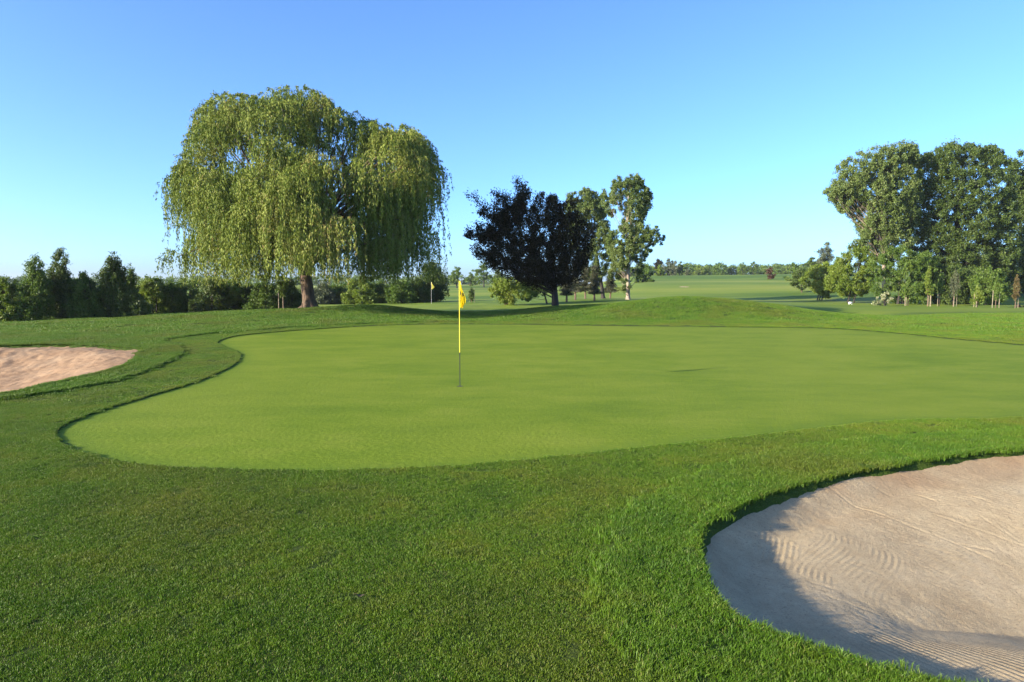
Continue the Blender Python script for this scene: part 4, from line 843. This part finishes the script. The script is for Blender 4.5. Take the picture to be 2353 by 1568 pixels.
far('purple far tree at the left of the ridge clump', 230, 1512, 590, 640, 13, 'purple', 5)
far('tallest green far tree of the ridge clump right of the poplars', 225, 1537, 590, 645, 18, 'grey', 6, 3200)
far('dark far tree at the right end of the ridge clump', 235, 1562, 602, 642, 16, 'dark', 7)
far('near green tree at the left foot of the ridge clump', 150, 1486, 602, 668, 18, 'mid', 8, 3000)
far('dark green tree beside the right poplar trunk', 140, 1472, 615, 672, 14, 'dark', 9, 2500)
far('light green round tree below the purple far tree', 205, 1518, 608, 650, 14, 'bright', 10)
far('small pale tree ending the ridge clump at right', 240, 1580, 618, 642, 10, 'grey', 11, 1500)
far('pair leader, dark far tree left of centre on the ridge', 300, 1630, 608, 640, 15, 'mid', 12)
far('green far tree at the left of the ridge gap', 300, 1606, 610, 640, 17, 'bright', 13)
far('left one of the two rounded trees on the ridge', 280, 1708, 603, 636, 12, 'mid', 14)
far('right one of the two rounded trees on the ridge', 280, 1731, 600, 636, 13, 'mid', 15)
far('low green tree line start right of the rounded ridge trees', 270, 1790, 610, 642, 20, 'mid', 16, 2600)
far('far tree with flat crown left of the near flag top', 190, 1050, 614, 660, 20, 'mid', 17, 3000)
far('tall far tree behind the near flag, left of the dark tree', 200, 1112, 600, 658, 24, 'mid', 18, 3600)
far('dark far tree half hidden by the left tips of the dark tree', 195, 1146, 612, 660, 18, 'dark', 19, 2600)
far('low far tree between the two taller ones behind the near flag', 210, 1080, 628, 660, 18, 'mid', 20, 2200)
# distant woods reading as one mass
def wood(label, d, p0, p1, top, base_row, n, mat, seed, var=10, ls=0.75):
    r = np.random.default_rng(seed + 1500); k = d / FPX; P = []
    x = p0
    while x < p1:
        hw = r.uniform(9, 22); tp = top + r.uniform(-var, var) * 0.6; h = base_row - tp
        c = at3(x, tp + h * 0.5, d + r.uniform(-12, 12)); m = int(n * hw / (p1 - p0))
        q = rdirs(r, m) * r.uniform(0.6, 1.0, m)[:, None] ** 0.5 * np.array([hw * k, hw * k, h * 0.52 * k]); P.append(c + q + r.standard_normal((m, 3)) * 0.35); x += hw * r.uniform(0.7, 1.2)
    P = np.concatenate(P); m = len(P); o = P.mean(0); var_ = np.clip(0.5 + 0.15 * r.standard_normal(m) + 0.35 * vnoise(P[:, 0] * 0.12 + 80, P[:, 1] * 0.1 + 80, seed), 0, 1)
    me = leaves_mesh('distant_wood', P - o, rdirs(r, m), rdirs(r, m) + np.array([0, 0, 0.4]), ls * r.uniform(0.7, 1.3, m), ls * 0.7 * r.uniform(0.7, 1.3, m), M[mat], var_)
    tag(link('distant_wood', me, None, o), label, 'wood', kind='stuff')
wood('low distant wood on the horizon at far left behind the shrubs', 330, -60, 560, 638, 660, 16000, 'mid', 1, 8)
wood('low distant wood on the horizon between willow and dark tree', 300, 560, 1260, 636, 660, 16000, 'mid', 2, 8)
wood('hazy distant tree line along the fairway ridge', 330, 1440, 1900, 611, 646, 40000, 'mid', 3, 9)
wood('distant tree line behind the right wood', 300, 1880, 2450, 612, 655, 12000, 'mid', 4, 8)

# ------------------------------------------------------------------ small things
p = at3(1954, 702, 68); bz = float(base_h(p[0], 68))
tm = thing('tee_marker', (p[0], 68, bz), 'small white marker block on the grass before the yellow green bush', 'marker')
def box(name, sx, sy, sz, z0, mat, parent, x0=0.0):
    v = [(x0 + a * sx / 2, b_ * sy / 2, z0 + c_ * sz) for c_ in (0, 1) for a, b_ in ((-1, -1), (1, -1), (1, 1), (-1, 1))]
    return link(name, make_mesh(name, v, np.array([[0, 3, 2, 1], [4, 5, 6, 7], [0, 1, 5, 4], [1, 2, 6, 5], [2, 3, 7, 6], [3, 0, 4, 7]]), mat), parent)
M['white'] = plain('white_paint', (0.75, 0.75, 0.73), 0.5)
box('plate', 0.34, 0.10, 0.18, 0.12, M['white'], tm); box('foot', 0.06, 0.06, 0.16, -0.02, M['white'], tm, -0.14); box('foot', 0.06, 0.06, 0.16, -0.02, M['white'], tm, 0.14)

# ------------------------------------------------------------------ thin morning haze
hv = [(x, y, z) for z in (-3, 23) for (x, y) in ((-2700, -70), (2700, -70), (2700, 3700), (-2700, 3700))]
hm, hnt, hout = mat_new('thin_haze'); pv = hnt.nodes.new('ShaderNodeVolumePrincipled'); pv.inputs['Density'].default_value = 0.00016; pv.inputs['Color'].default_value = (0.86, 0.92, 1.0, 1); pv.inputs['Anisotropy'].default_value = 0.2
hnt.links.new(pv.outputs[0], hout.inputs['Volume'])
tag(link('haze', make_mesh('haze', hv, np.array([[0, 3, 2, 1], [4, 5, 6, 7], [0, 1, 5, 4], [1, 2, 6, 5], [2, 3, 7, 6], [3, 0, 4, 7]]), hm)), 'thin pale haze lying over the whole golf course', 'haze', kind='stuff')

# ------------------------------------------------------------------ a scrap lying in the foreground grass
sx, sy = -1.00, 4.35; sz = float(base_h(sx, sy)) + 0.052
fl = thing('fallen_leaf', (sx, sy, sz), 'small dark curled leaf lying on the foreground grass', 'leaf')
lv = [(0.022 * math.cos(a) * (1 + 0.3 * math.cos(2 * a)), 0.016 * math.sin(a), 0.010 * math.cos(a) ** 2) for a in np.linspace(0, 2 * math.pi, 13)[:-1]] + [(0, 0, 0.0)]
link('blade', make_mesh('blade', lv, np.array([[i, (i + 1) % 12, 12] for i in range(12)]), M['soil'], True), fl)
link('stalk', Tubes().add([(-0.02, 0, 0.012), (-0.033, 0.004, 0.014), (-0.045, 0.002, 0.008)], 0.0014, 6).mesh('stalk', M['soil']), fl)
